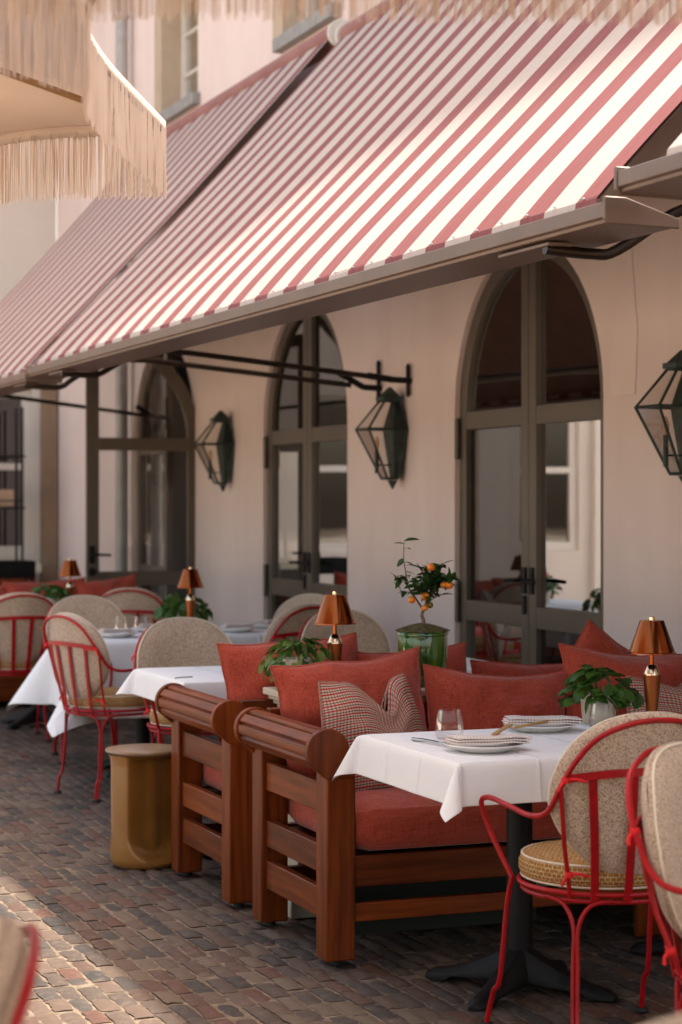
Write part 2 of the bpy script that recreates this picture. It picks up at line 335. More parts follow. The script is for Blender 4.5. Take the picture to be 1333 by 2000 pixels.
# ------------------------------------------------------------------ mesh helpers
class MB:
    def __init__(s): s.v = []; s.f = []; s.uv = None
    def add(s, vs, fs):
        o = len(s.v); s.v.extend(vs); s.f.extend([tuple(i + o for i in f) for f in fs]); return s
    def box(s, x0, x1, y0, y1, z0, z1):
        v = [(x, y, z) for z in (z0, z1) for y in (y0, y1) for x in (x0, x1)]
        return s.add(v, [(0, 2, 3, 1), (4, 5, 7, 6), (0, 1, 5, 4), (2, 6, 7, 3), (0, 4, 6, 2), (1, 3, 7, 5)])
    def tube(s, pts, r, n=8, caps=True):
        P = [Vector(p) for p in pts]; m = len(P)
        rr = r if isinstance(r, (list, tuple)) else [r] * m
        t0 = (P[1] - P[0]).normalized()
        ref = Vector((0, 0, 1)) if abs(t0.z) < 0.9 else Vector((1, 0, 0))
        u = t0.cross(ref).normalized(); vs = []
        for i in range(m):
            t = (P[min(i + 1, m - 1)] - P[max(i - 1, 0)]).normalized()
            u = (u - t * u.dot(t)).normalized(); w_ = t.cross(u)
            for k in range(n):
                a = 2 * math.pi * k / n
                vs.append(tuple(P[i] + (u * math.cos(a) + w_ * math.sin(a)) * rr[i]))
        fs = []
        for i in range(m - 1):
            for k in range(n):
                k2 = (k + 1) % n; fs.append((i * n + k, i * n + k2, (i + 1) * n + k2, (i + 1) * n + k))
        if caps: fs.append(tuple(range(n - 1, -1, -1))); fs.append(tuple((m - 1) * n + k for k in range(n)))
        return s.add(vs, fs)
    def lathe(s, prof, n=32, c=(0, 0, 0), caps=True):
        vs = []; m = len(prof)
        for r, z in prof:
            for k in range(n):
                a = 2 * math.pi * k / n; vs.append((c[0] + r * math.cos(a), c[1] + r * math.sin(a), c[2] + z))
        fs = []
        for i in range(m - 1):
            for k in range(n):
                k2 = (k + 1) % n; fs.append((i * n + k, i * n + k2, (i + 1) * n + k2, (i + 1) * n + k))
        if caps: fs.append(tuple(range(n - 1, -1, -1))); fs.append(tuple((m - 1) * n + k for k in range(n)))
        return s.add(vs, fs)
    def prism(s, poly, d, plane='xz', off=0.0):
        # poly extruded by d; plane gives the polygon's two axes
        n = len(poly)
        def P(a, b, c): return {'xz': (a, c, b), 'yz': (c, a, b), 'xy': (a, b, c)}[plane]
        v = [P(a, b, off) for a, b in poly] + [P(a, b, off + d) for a, b in poly]
        f = [tuple(range(n)), tuple(range(2 * n - 1, n - 1, -1))] + [(i, i + n, (i + 1) % n + n, (i + 1) % n) for i in range(n)]
        return s.add(v, f)
    def build(s, name, m, parent=None, loc=None, smooth=True, bevel=0.0, seg=2, angle=40, kind=None):
        me = bpy.data.meshes.new(name); me.from_pydata(s.v, [], s.f); me.update()
        if s.uv is not None:
            L = me.uv_layers.new(name='UVMap')
            for li, l in enumerate(me.loops): L.data[li].uv = s.uv[l.vertex_index]
        bm_fix(me)
        if smooth:
            me.shade_smooth(); me.set_sharp_from_angle(angle=R(angle))
        ms = m if isinstance(m, (list, tuple)) else [m]
        for x in ms: me.materials.append(x)
        o = bpy.data.objects.new(name, me); col.objects.link(o)
        if parent: o.parent = parent
        if loc: o.location = loc
        if bevel:
            b = o.modifiers.new('bevel', 'BEVEL'); b.width = bevel; b.segments = seg; b.limit_method = 'ANGLE'; b.angle_limit = R(35)
        if kind: o['kind'] = kind
        return o
import bmesh
def bm_fix(me):
    if len(me.polygons) > 60000: return
    b = bmesh.new(); b.from_mesh(me); bmesh.ops.recalc_face_normals(b, faces=b.faces); b.to_mesh(me); b.free()
def cr(pts, k=6, closed=False):
    P = [Vector(p) for p in pts]; out = []; n = len(P)
    for i in range(n - 1 if not closed else n):
        g = lambda j: P[j % n] if closed else P[max(0, min(n - 1, j))]
        p0, p1, p2, p3 = g(i - 1), g(i), g(i + 1), g(i + 2)
        for j in range(k):
            t = j / k
            out.append(0.5 * ((2 * p1) + (p2 - p0) * t + (2 * p0 - 5 * p1 + 4 * p2 - p3) * t * t + (3 * p1 - p0 - 3 * p2 + p3) * t ** 3))
    if not closed: out.append(P[-1])
    return out
def tag(o, label, cat, group=None):
    o['label'] = label; o['category'] = cat
    if group: o['group'] = group
    return o
def empty(name, loc, rz=0.0, label=None, cat=None, group=None):
    o = bpy.data.objects.new(name, None); col.objects.link(o); o.location = loc; o.rotation_euler = (0, 0, rz)
    o.empty_display_size = 0.1
    if label: tag(o, label, cat, group)
    return o
def copy_tree(o, parent=None):
    c = o.copy(); col.objects.link(c)
    if parent: c.parent = parent
    for ch in list(o.children): copy_tree(ch, c)
    return c
def place_copy(o, loc, rz, label, group=None, sc=None):
    c = copy_tree(o); c.location = loc; c.rotation_euler = (0, 0, rz); c['label'] = label
    if group: c['group'] = group
    if sc: c.scale = (sc, sc, sc)
    return c

# ------------------------------------------------------------------ ground
def pavers():
    rng = random.Random(3); mb = MB()
    L, W, J = 0.170, 0.065, 0.008
    ci = 0; x = -1.6
    while x < 5.0:
        wv = W * rng.uniform(0.95, 1.05)
        y = 2.6 + rng.uniform(0, L)
        while y < 21.0:
            ln = L * rng.uniform(0.86, 1.08)
            if rng.random() < 0.03: ln *= 0.55
            detail = y < 11.5 and x < 4.2
            nx, ny = (4, 7) if detail else (3, 4)
            dz = rng.gauss(0, 0.0016); tx = rng.gauss(0, 0.016); ty = rng.gauss(0, 0.010); sk = rng.gauss(0, 0.02)
            wig = 0.09 * math.sin(y * 0.55 + 0.7) * 0.25
            vs = []
            hx, hy = (wv - J) / 2, (ln - J) / 2
            for j in range(ny):
                for i in range(nx):
                    u = -1 + 2 * i / (nx - 1); v = -1 + 2 * j / (ny - 1)
                    edge = max(abs(u), abs(v))
                    px = hx * u; py = hy * v
                    if detail:
                        if edge > 0.99:
                            px += rng.gauss(0, 0.0026); py += rng.gauss(0, 0.0030)
                            if abs(u) > 0.99 and abs(v) > 0.99: px *= 0.965; py *= 0.99
                    zz = dz + tx * px + ty * py - (0.0045 if edge > 0.99 else 0.0) - 0.0015 * (u * u + v * v)
                    vs.append((x + px + sk * py + wig, y + py, zz))
            fs = [(j * nx + i, j * nx + i + 1, (j + 1) * nx + i + 1, (j + 1) * nx + i) for j in range(ny - 1) for i in range(nx - 1)]
            ring = [i for i in range(nx)] + [j * nx + nx - 1 for j in range(1, ny)] + [(ny - 1) * nx + i for i in range(nx - 2, -1, -1)] + [j * nx for j in range(ny - 2, 0, -1)]
            o = len(vs)
            for r_ in ring: vs.append((vs[r_][0], vs[r_][1], -0.03))
            m = len(ring)
            for k in range(m): fs.append((ring[k], o + k, o + (k + 1) % m, ring[(k + 1) % m]))
            mb.add(vs, fs); y += ln
        x += wv
    return mb.build('pavement', brick_m, None, angle=55, kind='structure')
pavers()
MB().add([(-60, -60, -0.0085), (60, -60, -0.0085), (60, 120, -0.0085), (-60, 120, -0.0085)], [(0, 1, 2, 3)]).build('ground', sand_m, kind='structure')

bounce_m = mat('pale_bounce_ground', (0.44, 0.37, 0.29), 0.95, (0.52, 0.45, 0.36), 40, 0.6, 200, detail=6)
MB().add([(-40, -40, -0.0045), (-1.75, -40, -0.0045), (-1.75, 60, -0.0045), (-40, 60, -0.0045)], [(0, 1, 2, 3)]).build('bounce_ground', bounce_m, kind='structure')  # unseen pale ground, added to bounce warm sunlight under the awnings

# ------------------------------------------------------------------ main building
WX = 4.72; WTOP = 6.22
DOORS = [(8.74, 10.50), (12.18, 13.86), (15.55, 17.40), (5.2, 6.95), (18.2, 18.2)]
DOORS = DOORS[:4]
SPR, RISE = 1.985, 0.87
WINS = [(15.45, 16.5), (12.35, 13.42), (9.2, 10.27), (6.0, 7.07)]; WZ0, WZ1 = 4.72, 5.75
def arch_z(d, y):
    c = (d[0] + d[1]) / 2; h = (d[1] - d[0]) / 2; q = max(0.0, 1 - ((y - c) / h) ** 2)
    return SPR + RISE * math.sqrt(q)
bld = empty('terrace_house', (WX, 12, 0), 0, 'pale plastered house front with tall arched doors behind the tables', 'house')
def wall_mesh():
    mb = MB(); ys = {2.0, 20.4}
    for d in DOORS:
        c = (d[0] + d[1]) / 2; h = (d[1] - d[0]) / 2
        for k in range(33): ys.add(round(c - h * math.cos(math.pi * k / 32), 5))
    for a in WINS: ys.update(a)
    ys = sorted(ys)
    Q = lambda y0, y1, a0, a1, b0, b1: mb.add([(0, y0 - 12, a0), (0, y1 - 12, a1), (0, y1 - 12, b1), (0, y0 - 12, b0)], [(0, 1, 2, 3)])
    for y0, y1 in zip(ys, ys[1:]):
        ym = (y0 + y1) / 2; a0 = a1 = 0.0
        for d in DOORS:
            if d[0] < ym < d[1]: a0, a1 = arch_z(d, y0), arch_z(d, y1)
        win = any(w_[0] < ym < w_[1] for w_ in WINS)
        if win:
            Q(y0, y1, a0, a1, WZ0, WZ0); Q(y0, y1, WZ1, WZ1, WTOP, WTOP)
        else: Q(y0, y1, a0, a1, WTOP, WTOP)
    # reveals
    for d in DOORS:
        c = (d[0] + d[1]) / 2; h = (d[1] - d[0]) / 2
        pts = [(d[0], 0.0), (d[0], SPR)] + [(c - h * math.cos(math.pi * k / 32), SPR + RISE * math.sin(math.pi * k / 32)) for k in range(1, 32)] + [(d[1], SPR), (d[1], 0.0)]
        for p, q in zip(pts, pts[1:]):
            mb.add([(0, p[0] - 12, p[1]), (0, q[0] - 12, q[1]), (0.3, q[0] - 12, q[1]), (0.3, p[0] - 12, p[1])], [(0, 1, 2, 3)])
    for a, b in WINS:
        pts = [(a, WZ0), (a, WZ1), (b, WZ1), (b, WZ0), (a, WZ0)]
        for p, q in zip(pts, pts[1:]):
            mb.add([(0, p[0] - 12, p[1]), (0, q[0] - 12, q[1]), (0.32, q[0] - 12, q[1]), (0.32, p[0] - 12, p[1])], [(0, 1, 2, 3)])
    return mb
wall_mesh().build('wall', plaster, bld, angle=30)
# raised plaster patch beside the nearest door
MB().prism([(8.42, 1.985), (8.66, 1.985), (8.66, 2.10), (8.60, 2.42), (8.46, 2.70), (8.40, 2.3)], 0.006, 'yz', -0.006).build('plaster_patch', plaster, bld, loc=(0, -12, 0), bevel=0.004)
MB().box(0.35, 5.5, -10, 8.4, 0.0, 6.0).build('interior', dark_room, bld)
rf = MB(); rf.add([(-0.10, -10, WTOP), (-0.10, 8.4, WTOP), (4.5, 8.4, WTOP + 3.6), (4.5, -10, WTOP + 3.6), (-0.10, -10, WTOP + 0.12), (-0.10, 8.4, WTOP + 0.12), (4.5, 8.4, WTOP + 3.75), (4.5, -10, WTOP + 3.75)],
       [(0, 1, 2, 3), (4, 7, 6, 5), (0, 4, 5, 1), (2, 6, 7, 3), (0, 3, 7, 4), (1, 5, 6, 2)])
rf.build('roof', roof_m, bld)
MB().prism([(-3.1, WTOP + 0.118), (8.4, WTOP + 0.118), (8.4, WTOP + 1.5), (-0.5, WTOP + 1.3), (-1.7, WTOP + 0.75)], 0.3, 'yz', -0.08).build('sun_blocker', plaster, bld)  # unseen sloped parapet, added to end the sunlit strip on the awning

def handle_mb(x, y, z, sy):
    mb = MB(); mb.box(x - 0.012, x, y - 0.022, y + 0.022, z - 0.07, z + 0.07)
    mb.tube(cr([(x - 0.01, y, z), (x - 0.055, y, z), (x - 0.06, y + sy * 0.03, z), (x - 0.06, y + sy * 0.14, z - 0.004)], 5), 0.010, 8)
    return mb
def door_leaf(parent, y0, y1, yc, hy, side, x=0.03, fw=0.085):
    """one leaf of an arched door, y0..y1, arch centred on yc with half width hy; part 'door' with its sub-parts"""
    t = 0.05
    az = lambda y, ins=0.0: SPR + max(0.0, (RISE - ins)) * math.sqrt(max(0.0, 1 - ((y - yc) / (hy - ins)) ** 2))
    mb = MB()
    inner = y1 if side < 0 else y0; outer = y0 if side < 0 else y1
    zt = 1.995
    # stiles
    oi = outer + fw * (1 if side < 0 else -1); ii = inner - fw * (1 if side < 0 else -1)
    mb.box(x, x + t, min(outer, oi), max(outer, oi), 0.02, SPR)
    mb.box(x, x + t, min(inner, ii), max(inner, ii), 0.02, az(ii) - 0.01)
    for a, b in ((0.02, 0.14), (0.815, 0.93), (zt - 0.11, zt - 0.01)):
        mb.box(x + 0.001, x + t - 0.001, min(oi, ii), max(oi, ii), a, b)
    # arch band
    n = 18
    ph0, ph1 = (math.pi, math.pi / 2) if side < 0 else (0.0, math.pi / 2)
    po, pi_ = [], []
    for k in range(n + 1):
        a = ph0 + (ph1 - ph0) * k / n
        po.append((yc + hy * math.cos(a), SPR + RISE * math.sin(a)))
        pi_.append((yc + (hy - fw) * math.cos(a), SPR + (RISE - fw) * math.sin(a)))
    for k in range(n):
        q = [po[k], po[k + 1], pi_[k + 1], pi_[k]]
        mb.add([(x, a, b) for a, b in q] + [(x + t, a, b) for a, b in q], [(0, 1, 2, 3), (4, 7, 6, 5), (0, 4, 5, 1), (2, 6, 7, 3)])
    d = mb.build('door', frame_m, parent, bevel=0.004, angle=30)
    ps = MB(); gx = x + 0.03
    lo, hi = min(oi, ii) - 0.005, max(oi, ii) + 0.005
    for a, b in ((0.13, 0.82), (0.92, zt - 0.105)):
        ps.add([(gx, lo, a), (gx, hi, a), (gx, hi, b), (gx, lo, b)], [(0, 1, 2, 3)])
    arc = [(gx, p[0], p[1] + 0.002) for p in pi_]
    base_in = ii
    poly = [(gx, pi_[0][0], zt - 0.012)] + arc + [(gx, yc, zt - 0.012)]
    ps.add(poly, [tuple(range(len(poly)))])
    return d, ps
def arched_door(i, d, parent=bld, left_only=False):
    yc = (d[0] + d[1]) / 2 - 12; hy = (d[1] - d[0]) / 2 - 0.004
    for side in (-1, 1):
        y0, y1 = (yc - hy, yc - 0.003) if side < 0 else (yc + 0.003, yc + hy)
        dr, ps = door_leaf(parent, y0, y1, yc, hy, side)
        ps.build('glass', glass_dark, dr, smooth=False)
        hy_ = yc - 0.045 if side < 0 else yc + 0.045
        if side > 0:
            handle_mb(0.03, yc + 0.04, 1.065, 1).build('handle', black_metal, dr, bevel=0.003)
            MB().box(0.018, 0.03, yc + 0.02, yc + 0.062, 0.885, 0.985).build('lock_plate', black_metal, dr, bevel=0.01)
            for z0 in (0.80, 1.72):
                MB().lathe([(0.016, 0), (0.016, 0.11), (0.012, 0.112), (0.016, 0.114), (0.016, 0.23)], 10, (0.012, y1 - 0.004, z0)).build('hinge', frame_m, dr)
        else:
            handle_mb(0.03, yc - 0.045, 1.065, -1).build('handle', black_metal, dr, bevel=0.003)
for i, d in enumerate(DOORS):
    if i != 2: arched_door(i, d)
# third door: near leaf swung open at a right angle, far leaf shut
d3 = DOORS[2]; yc3 = (d3[0] + d3[1]) / 2 - 12; hy3 = (d3[1] - d3[0]) / 2 - 0.004
dr, ps = door_leaf(bld, yc3 + 0.003, yc3 + hy3, yc3, hy3, 1); ps.build('glass', glass_dark, dr, smooth=False)
dr, ps = door_leaf(bld, yc3 - hy3, yc3 - 0.003, yc3, hy3, -1, x=0.0, fw=0.10)
gl3 = ps.build('glass', glass_leaf, dr, smooth=False)
hd3 = handle_mb(0.0, yc3 - 0.045, 1.065, -1).build('handle', black_metal, dr, bevel=0.003)
lk3 = MB().lathe([(0.001, 0), (0.03, 0.002), (0.034, 0.012), (0.03, 0.02), (0.001, 0.026)], 16).build('lock_plate', black_metal, dr)
lk3.rotation_euler = (0, R(-90), 0); lk3.location = (-0.001, yc3 - 0.045, 0.93)
# turn about the hinge line (local y = yc3-hy3, x=0.0) by 90 degrees outwards
hinge = Vector((0.03, yc3 - hy3 + 0.02, 0))
dr.matrix_local = Matrix.Translation(Vector((-0.01, 0, 0)) + hinge) @ Matrix.Rotation(R(88), 4, 'Z') @ Matrix.Translation(-hinge)

# upper windows
for a, b in WINS:
    a -= 12; b -= 12
    f = MB(); x0, x1 = 0.16, 0.22
    for y0, y1, z0, z1 in ((a, a + 0.06, WZ0, WZ1), (b - 0.06, b, WZ0, WZ1), (a + 0.06, b - 0.06, WZ0, WZ0 + 0.07), (a + 0.06, b - 0.06, WZ1 - 0.07, WZ1), ((a + b) / 2 - 0.03, (a + b) / 2 + 0.03, WZ0 + 0.07, WZ1 - 0.07)):
        f.box(x0, x1, y0, y1, z0, z1)
    for zz in (5.06, 5.40): f.box(x0 + 0.01, x1 - 0.01, a + 0.06, b - 0.06, zz - 0.012, zz + 0.012)
    wf = f.build('window', white_wood, bld, bevel=0.004)
    MB().add([(0.195, a + 0.05, WZ0 + 0.05), (0.195, b - 0.05, WZ0 + 0.05), (0.195, b - 0.05, WZ1 - 0.05), (0.195, a + 0.05, WZ1 - 0.05)], [(0, 1, 2, 3)]).build('pane', glass_dark, wf, smooth=False)
    MB().box(-0.07, 0.16, a - 0.05, b + 0.05, WZ0 - 0.09, WZ0 + 0.004).build('sill', lead_m, wf, bevel=0.006)
    # stone surround on the far reveal
    MB().box(-0.012, 0.158, b - 0.012, b + 0.20, WZ0 + 0.006, WZ1).build('reveal', stone_trim, wf)
dp = MB(); dp.tube([(-0.10, 5.45, 0.0), (-0.10, 5.45, 6.0)], 0.055, 14)
dpo = dp.build('drainpipe', zinc_m, bld)
for z in (4.95, 5.75, 3.0):
    MB().lathe([(0.06, 0), (0.068, 0.01), (0.068, 0.04), (0.06, 0.05)], 14, (-0.10, 5.45, z)).build('bracket', zinc_m, dpo)

brown_trim = mat('brown_trim', (0.22, 0.14, 0.085), 0.75, (0.27, 0.18, 0.11), 4)
# far wing that closes the terrace, facing the camera
EY = 20.4
wing = empty('end_wing', (1.6, EY, 0), 0, 'cream wing with pilasters and white windows closing the far end of the terrace', 'house')
def ew_part(name, m, x0, x1, y0, y1, z0, z1, par=None, bevel=0.006):
    return MB().box(x0 - 1.6, x1 - 1.6, y0, y1, z0, z1).build(name, m, par or wing, bevel=bevel)
EW = [(-1.15, -0.35), (1.2, 2.2), (3.40, 4.46)]; ez0, ez1 = 0.93, 2.62
segs = [-1.7, -1.15, -0.35, 1.2, 2.2, 3.40, 4.46, 4.715]
wmb = MB()
for k in range(0, len(segs) - 1):
    a, b = segs[k] - 1.6, segs[k + 1] - 1.6
    if (segs[k], segs[k + 1]) in EW:
        wmb.box(a, b, 0, 0.35, 0, ez0); wmb.box(a, b, 0, 0.35, ez1, 6.9)
    else: wmb.box(a, b, 0, 0.35, 0, 6.9)
wmb.build('wall', plaster_end, wing)
for a, b in EW:
    f = MB(); A, B = a - 1.6, b - 1.6
    for x0, x1, z0, z1 in ((A, A + 0.09, ez0, ez1), (B - 0.09, B, ez0, ez1), (A + 0.09, B - 0.09, ez0, ez0 + 0.1), (A + 0.09, B - 0.09, ez1 - 0.09, ez1), (A + 0.09, B - 0.09, 1.80, 1.87)):
        f.box(x0, x1, 0.05, 0.12, z0, z1)
    wf = f.build('window', white_wood, wing, bevel=0.005)
    MB().add([(A + 0.05, 0.085, ez0 + 0.05), (B - 0.05, 0.085, ez0 + 0.05), (B - 0.05, 0.085, ez1 - 0.05), (A + 0.05, 0.085, ez1 - 0.05)], [(0, 1, 2, 3)]).build('pane', glass_dark, wf, smooth=False)
for x0, x1 in ((4.545, 4.70), (-0.22, 0.14), (0.75, 1.05), (-1.66, -1.3)):
    ew_part('pilaster', brown_trim if x0 > 4 else white_wood, x0, x1, -0.10, -0.002, 0.0, 3.3)
ew_part('counter_top', cream_paint, 2.3, 4.45, -0.50, -0.104, 0.775, 0.865)
ew_part('counter_front', wood_z, 2.35, 4.40, -0.46, -0.11, 0.0, 0.772)
MB().box(-1.8 - 1.6, 4.8 - 1.6, -0.15, 0.5, 6.9, 7.05).build('cornice', plaster_end, wing, bevel=0.02)

# trees beyond the wing (seen only in the glass and at the side)
def leafy_tree(loc, h, rad, label, seed):
    rng = random.Random(seed)
    t = empty('broadleaf_tree', loc, 0, label, 'tree', 'trees beyond the terrace')
    mb = MB(); mb.tube([(0, 0, 0), (0.05, 0.03, h * 0.3), (0, 0.06, h * 0.7)], [0.16, 0.12, 0.05], 8)
    limbs = []
    for k in range(7):
        a = k * 0.9 + rng.random(); z0 = h * rng.uniform(0.28, 0.55); e = (rad * 0.7 * math.cos(a), rad * 0.7 * math.sin(a), z0 + h * rng.uniform(0.12, 0.35))
        mb.tube([(0, 0.03, z0), (e[0] * 0.5, e[1] * 0.5, (z0 + e[2]) / 2), e], [0.06, 0.04, 0.015], 6); limbs.append(e)
    mb.build('trunk', bark, t)
    c = MB(); cen = limbs + [(rng.uniform(-.5, .5) * rad, rng.uniform(-.5, .5) * rad, h * rng.uniform(0.55, 0.95)) for _ in range(9)]
    for e in cen:
        rr = rad * rng.uniform(0.28, 0.5)
        for _ in range(260):
            d = Vector((rng.gauss(0, 1), rng.gauss(0, 1), rng.gauss(0, 0.8))).normalized() * rr * rng.random() ** 0.4
            p = Vector(e) + d; u = Vector((rng.gauss(0, 1), rng.gauss(0, 1), rng.gauss(0, 1))).normalized() * 0.075
            v = u.orthogonal().normalized() * 0.045
            c.add([tuple(p - u), tuple(p + v), tuple(p + u), tuple(p - v)], [(0, 1, 2, 3)])
    c.build('crown', tree_leaf, t, smooth=False)
leafy_tree((-3.6, 21.5, 0), 3.6, 1.7, 'small leafy tree beside the outer corner of the far wing', 1)
leafy_tree((-6.5, 24.0, 0), 4.8, 2.2, 'tall leafy tree far behind the left side of the terrace', 2)
leafy_tree((-8.5, 17.0, 0), 4.2, 2.0, 'round leafy tree across the terrace from the arched doors', 3)

# ------------------------------------------------------------------ awnings
AX0, AZ0 = 2.60, 2.315; AX1, AZ1 = 4.58, 4.42     # fabric at the rail and at the roller
def awning(label, y0, y1, rx, dz, arms, seed, dzt=None, ext=0.08):
    yref = 4.902 + STRIPE * 40 if False else 4.902
    a = empty('striped_awning', (WX, yref, 0), 0, label, 'awning', 'striped awnings along the house front')
    dzt = dz if dzt is None else dzt
    L = lambda x, y, z: (x - WX, y - yref, z + dz + (dzt - dz) * max(0.0, min(1.0, (x - rx) / (AX1 - rx))) * (z > AZ0 - 0.1 and x > rx + 0.2))
    rng = random.Random(seed)
    mb = MB(); nu, nv = 26, int((y1 - y0) / 0.12) + 2
    for j in range(nv):
        y = y0 + (y1 - y0) * j / (nv - 1)
        for i in range(nu):
            s = i / (nu - 1); x = rx + (AX1 - rx) * s; z = AZ0 + (AZ1 - AZ0) * s
            sag = 0.035 * math.sin(math.pi * s) + 0.006 * math.sin(y * 2.1 + seed) * math.sin(math.pi * s) + 0.004 * noise.noise((y * 1.4, s * 3, seed))
            z -= sag + 0.012 * math.exp(-s * 30)
            mb.v.append((x - WX, y - yref, z + dz + (dzt - dz) * s))
    mb.f = [(j * nu + i, j * nu + i + 1, (j + 1) * nu + i + 1, (j + 1) * nu + i) for j in range(nv - 1) for i in range(nu - 1)]
    fab = mb.build('fabric', awning_m, a, angle=80)
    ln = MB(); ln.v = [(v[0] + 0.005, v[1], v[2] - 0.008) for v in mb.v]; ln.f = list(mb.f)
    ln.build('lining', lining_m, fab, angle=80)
    hm = MB()
    for j in range(nv):
        y = y0 + (y1 - y0) * j / (nv - 1)
        for dx, zz in ((0.0, AZ0 - 0.012), (-0.006, AZ0 - 0.018), (-0.010, AZ0 - 0.05)):
            hm.v.append(L(rx + dx, y, zz))
    hm.f = [(j * 3 + i, j * 3 + i + 1, (j + 1) * 3 + i + 1, (j + 1) * 3 + i) for j in range(nv - 1) for i in range(2)]
    hem = hm.build('hem', awning_m, fab, angle=80)
    # front rail: boxed profile with a proud light lip
    z1 = AZ0 - 0.040
    prof = [(rx - 0.030, z1), (rx - 0.030, z1 - 0.042), (rx - 0.020, z1 - 0.044), (rx - 0.018, z1 - 0.056), (rx + 0.19, z1 - 0.060), (rx + 0.19, z1 - 0.042), (rx + 0.04, z1 - 0.006), (rx + 0.02, z1)]
    rl = MB().prism([(p[0] - WX, p[1] + dz) for p in prof], y1 - y0 + 0.08 + ext, 'xz', y0 - 0.08 - yref).build('front_rail', rail_m, a, bevel=0.003, angle=30)
    for ye in (y0 - 0.095, y1 + ext):
        pe = [(rx - 0.034, z1 + 0.012), (rx - 0.034, z1 - 0.046), (rx - 0.022, z1 - 0.060), (rx + 0.194, z1 - 0.064), (rx + 0.194, z1 - 0.038), (rx + 0.03, z1 + 0.012)]
        MB().prism([(q[0] - WX, q[1] + dz) for q in pe], 0.014, 'xz', ye - yref).build('end_cap', rail_m, rl, bevel=0.003, angle=30)
    y = y0 + 0.08; proto = None
    while y < y1:
        if proto is None:
            o = MB().lathe([(0.001, 0.006), (0.005, 0.004), (0.006, 0)], 8).build('rivet', screw_m, rl); proto = o
        else:
            o = proto.copy(); col.objects.link(o)
        o.parent = rl; o.location = L(rx - 0.004, y, AZ0 - 0.012); y += STRIPE / 2
    # roller tube, brackets and lead flashing
    rt = MB(); pts = [L(AX1 + 0.02, y0 + (y1 - y0) * i / 40, AZ1 - 0.03) for i in range(41)]
    rt.tube(pts, 0.080, 18); rt.build('roller', roller_m, a)
    for ye in (y0 - 0.05, y1 + 0.03):
        mbk = MB(); mbk.lathe([(0.001, 0), (0.088, 0), (0.092, 0.004), (0.092, 0.02), (0.001, 0.022)], 24)
        e = mbk.build('end_bracket', white_wood, a); e.rotation_euler = (R(-90), 0, 0); e.location = L(AX1 + 0.02, ye, AZ1 - 0.03)
    for yw, yr in arms:
        p = [(rx + 0.0, yr, AZ0 - 0.118), (rx + 0.15, yr + (yw - yr) * 0.08, AZ0 - 0.126), (rx + 0.23, yr + (yw - yr) * 0.12, AZ0 - 0.112),
             (rx + 0.42, yr + (yw - yr) * 0.2, AZ0 + 0.005), (rx + 0.52, yr + (yw - yr) * 0.25, AZ0 + 0.030), (rx + 0.75, yr + (yw - yr) * 0.36, AZ0 + 0.015), (4.52, yw, AZ0 - 0.100)]
        am = MB(); am.tube([L(*q) for q in cr(p[:5], 5)] + [L(*q) for q in p[5:]], 0.0165, 10)
        ao = am.build('arm', bronze, a)
        b = MB(); b.tube([L(4.44, yw, AZ0 - 0.09), L(4.60, yw, AZ0 - 0.11)], 0.020, 8); b.tube([L(4.60, yw, AZ0 - 0.11), L(4.72, yw, AZ0 - 0.115)], 0.019, 8)
        b.build('knuckle', black_metal, ao)
        q = MB(); q.tube([L(4.70, yw, AZ0 - 0.215), L(4.70, yw, AZ0 - 0.195), L(4.70, yw, AZ0 - 0.03), L(4.70, yw, AZ0 - 0.01)], [0.004, 0.014, 0.014, 0.004], 8)
        q.build('wall_bracket', black_metal, ao, angle=60)
        MB().box(rx - 0.005 - WX, rx + 0.075 - WX, yr - 0.03 - yref, yr + 0.30 - yref, AZ0 - 0.112 + dz, AZ0 - 0.1005 + dz).build('rail_bracket', rail_m, ao, bevel=0.003)
    return a
awning('long red and cream striped awning spanning the middle of the terrace', 4.84, 11.80, 2.60, 0.0, [(11.13, 11.13), (5.16, 5.16)], 1)
awning('far red and cream striped awning, at the left of the long one', 12.02, 16.8, 2.60, -0.02, [(11.60, 12.08), (16.3, 16.3)], 2, 0.05)
awning('near awning at the right edge, only its corner in view', 0.6, 4.40, 2.56, 0.055, [(1.0, 1.0), (3.9, 3.9)], 3, 0.0, 0.21)

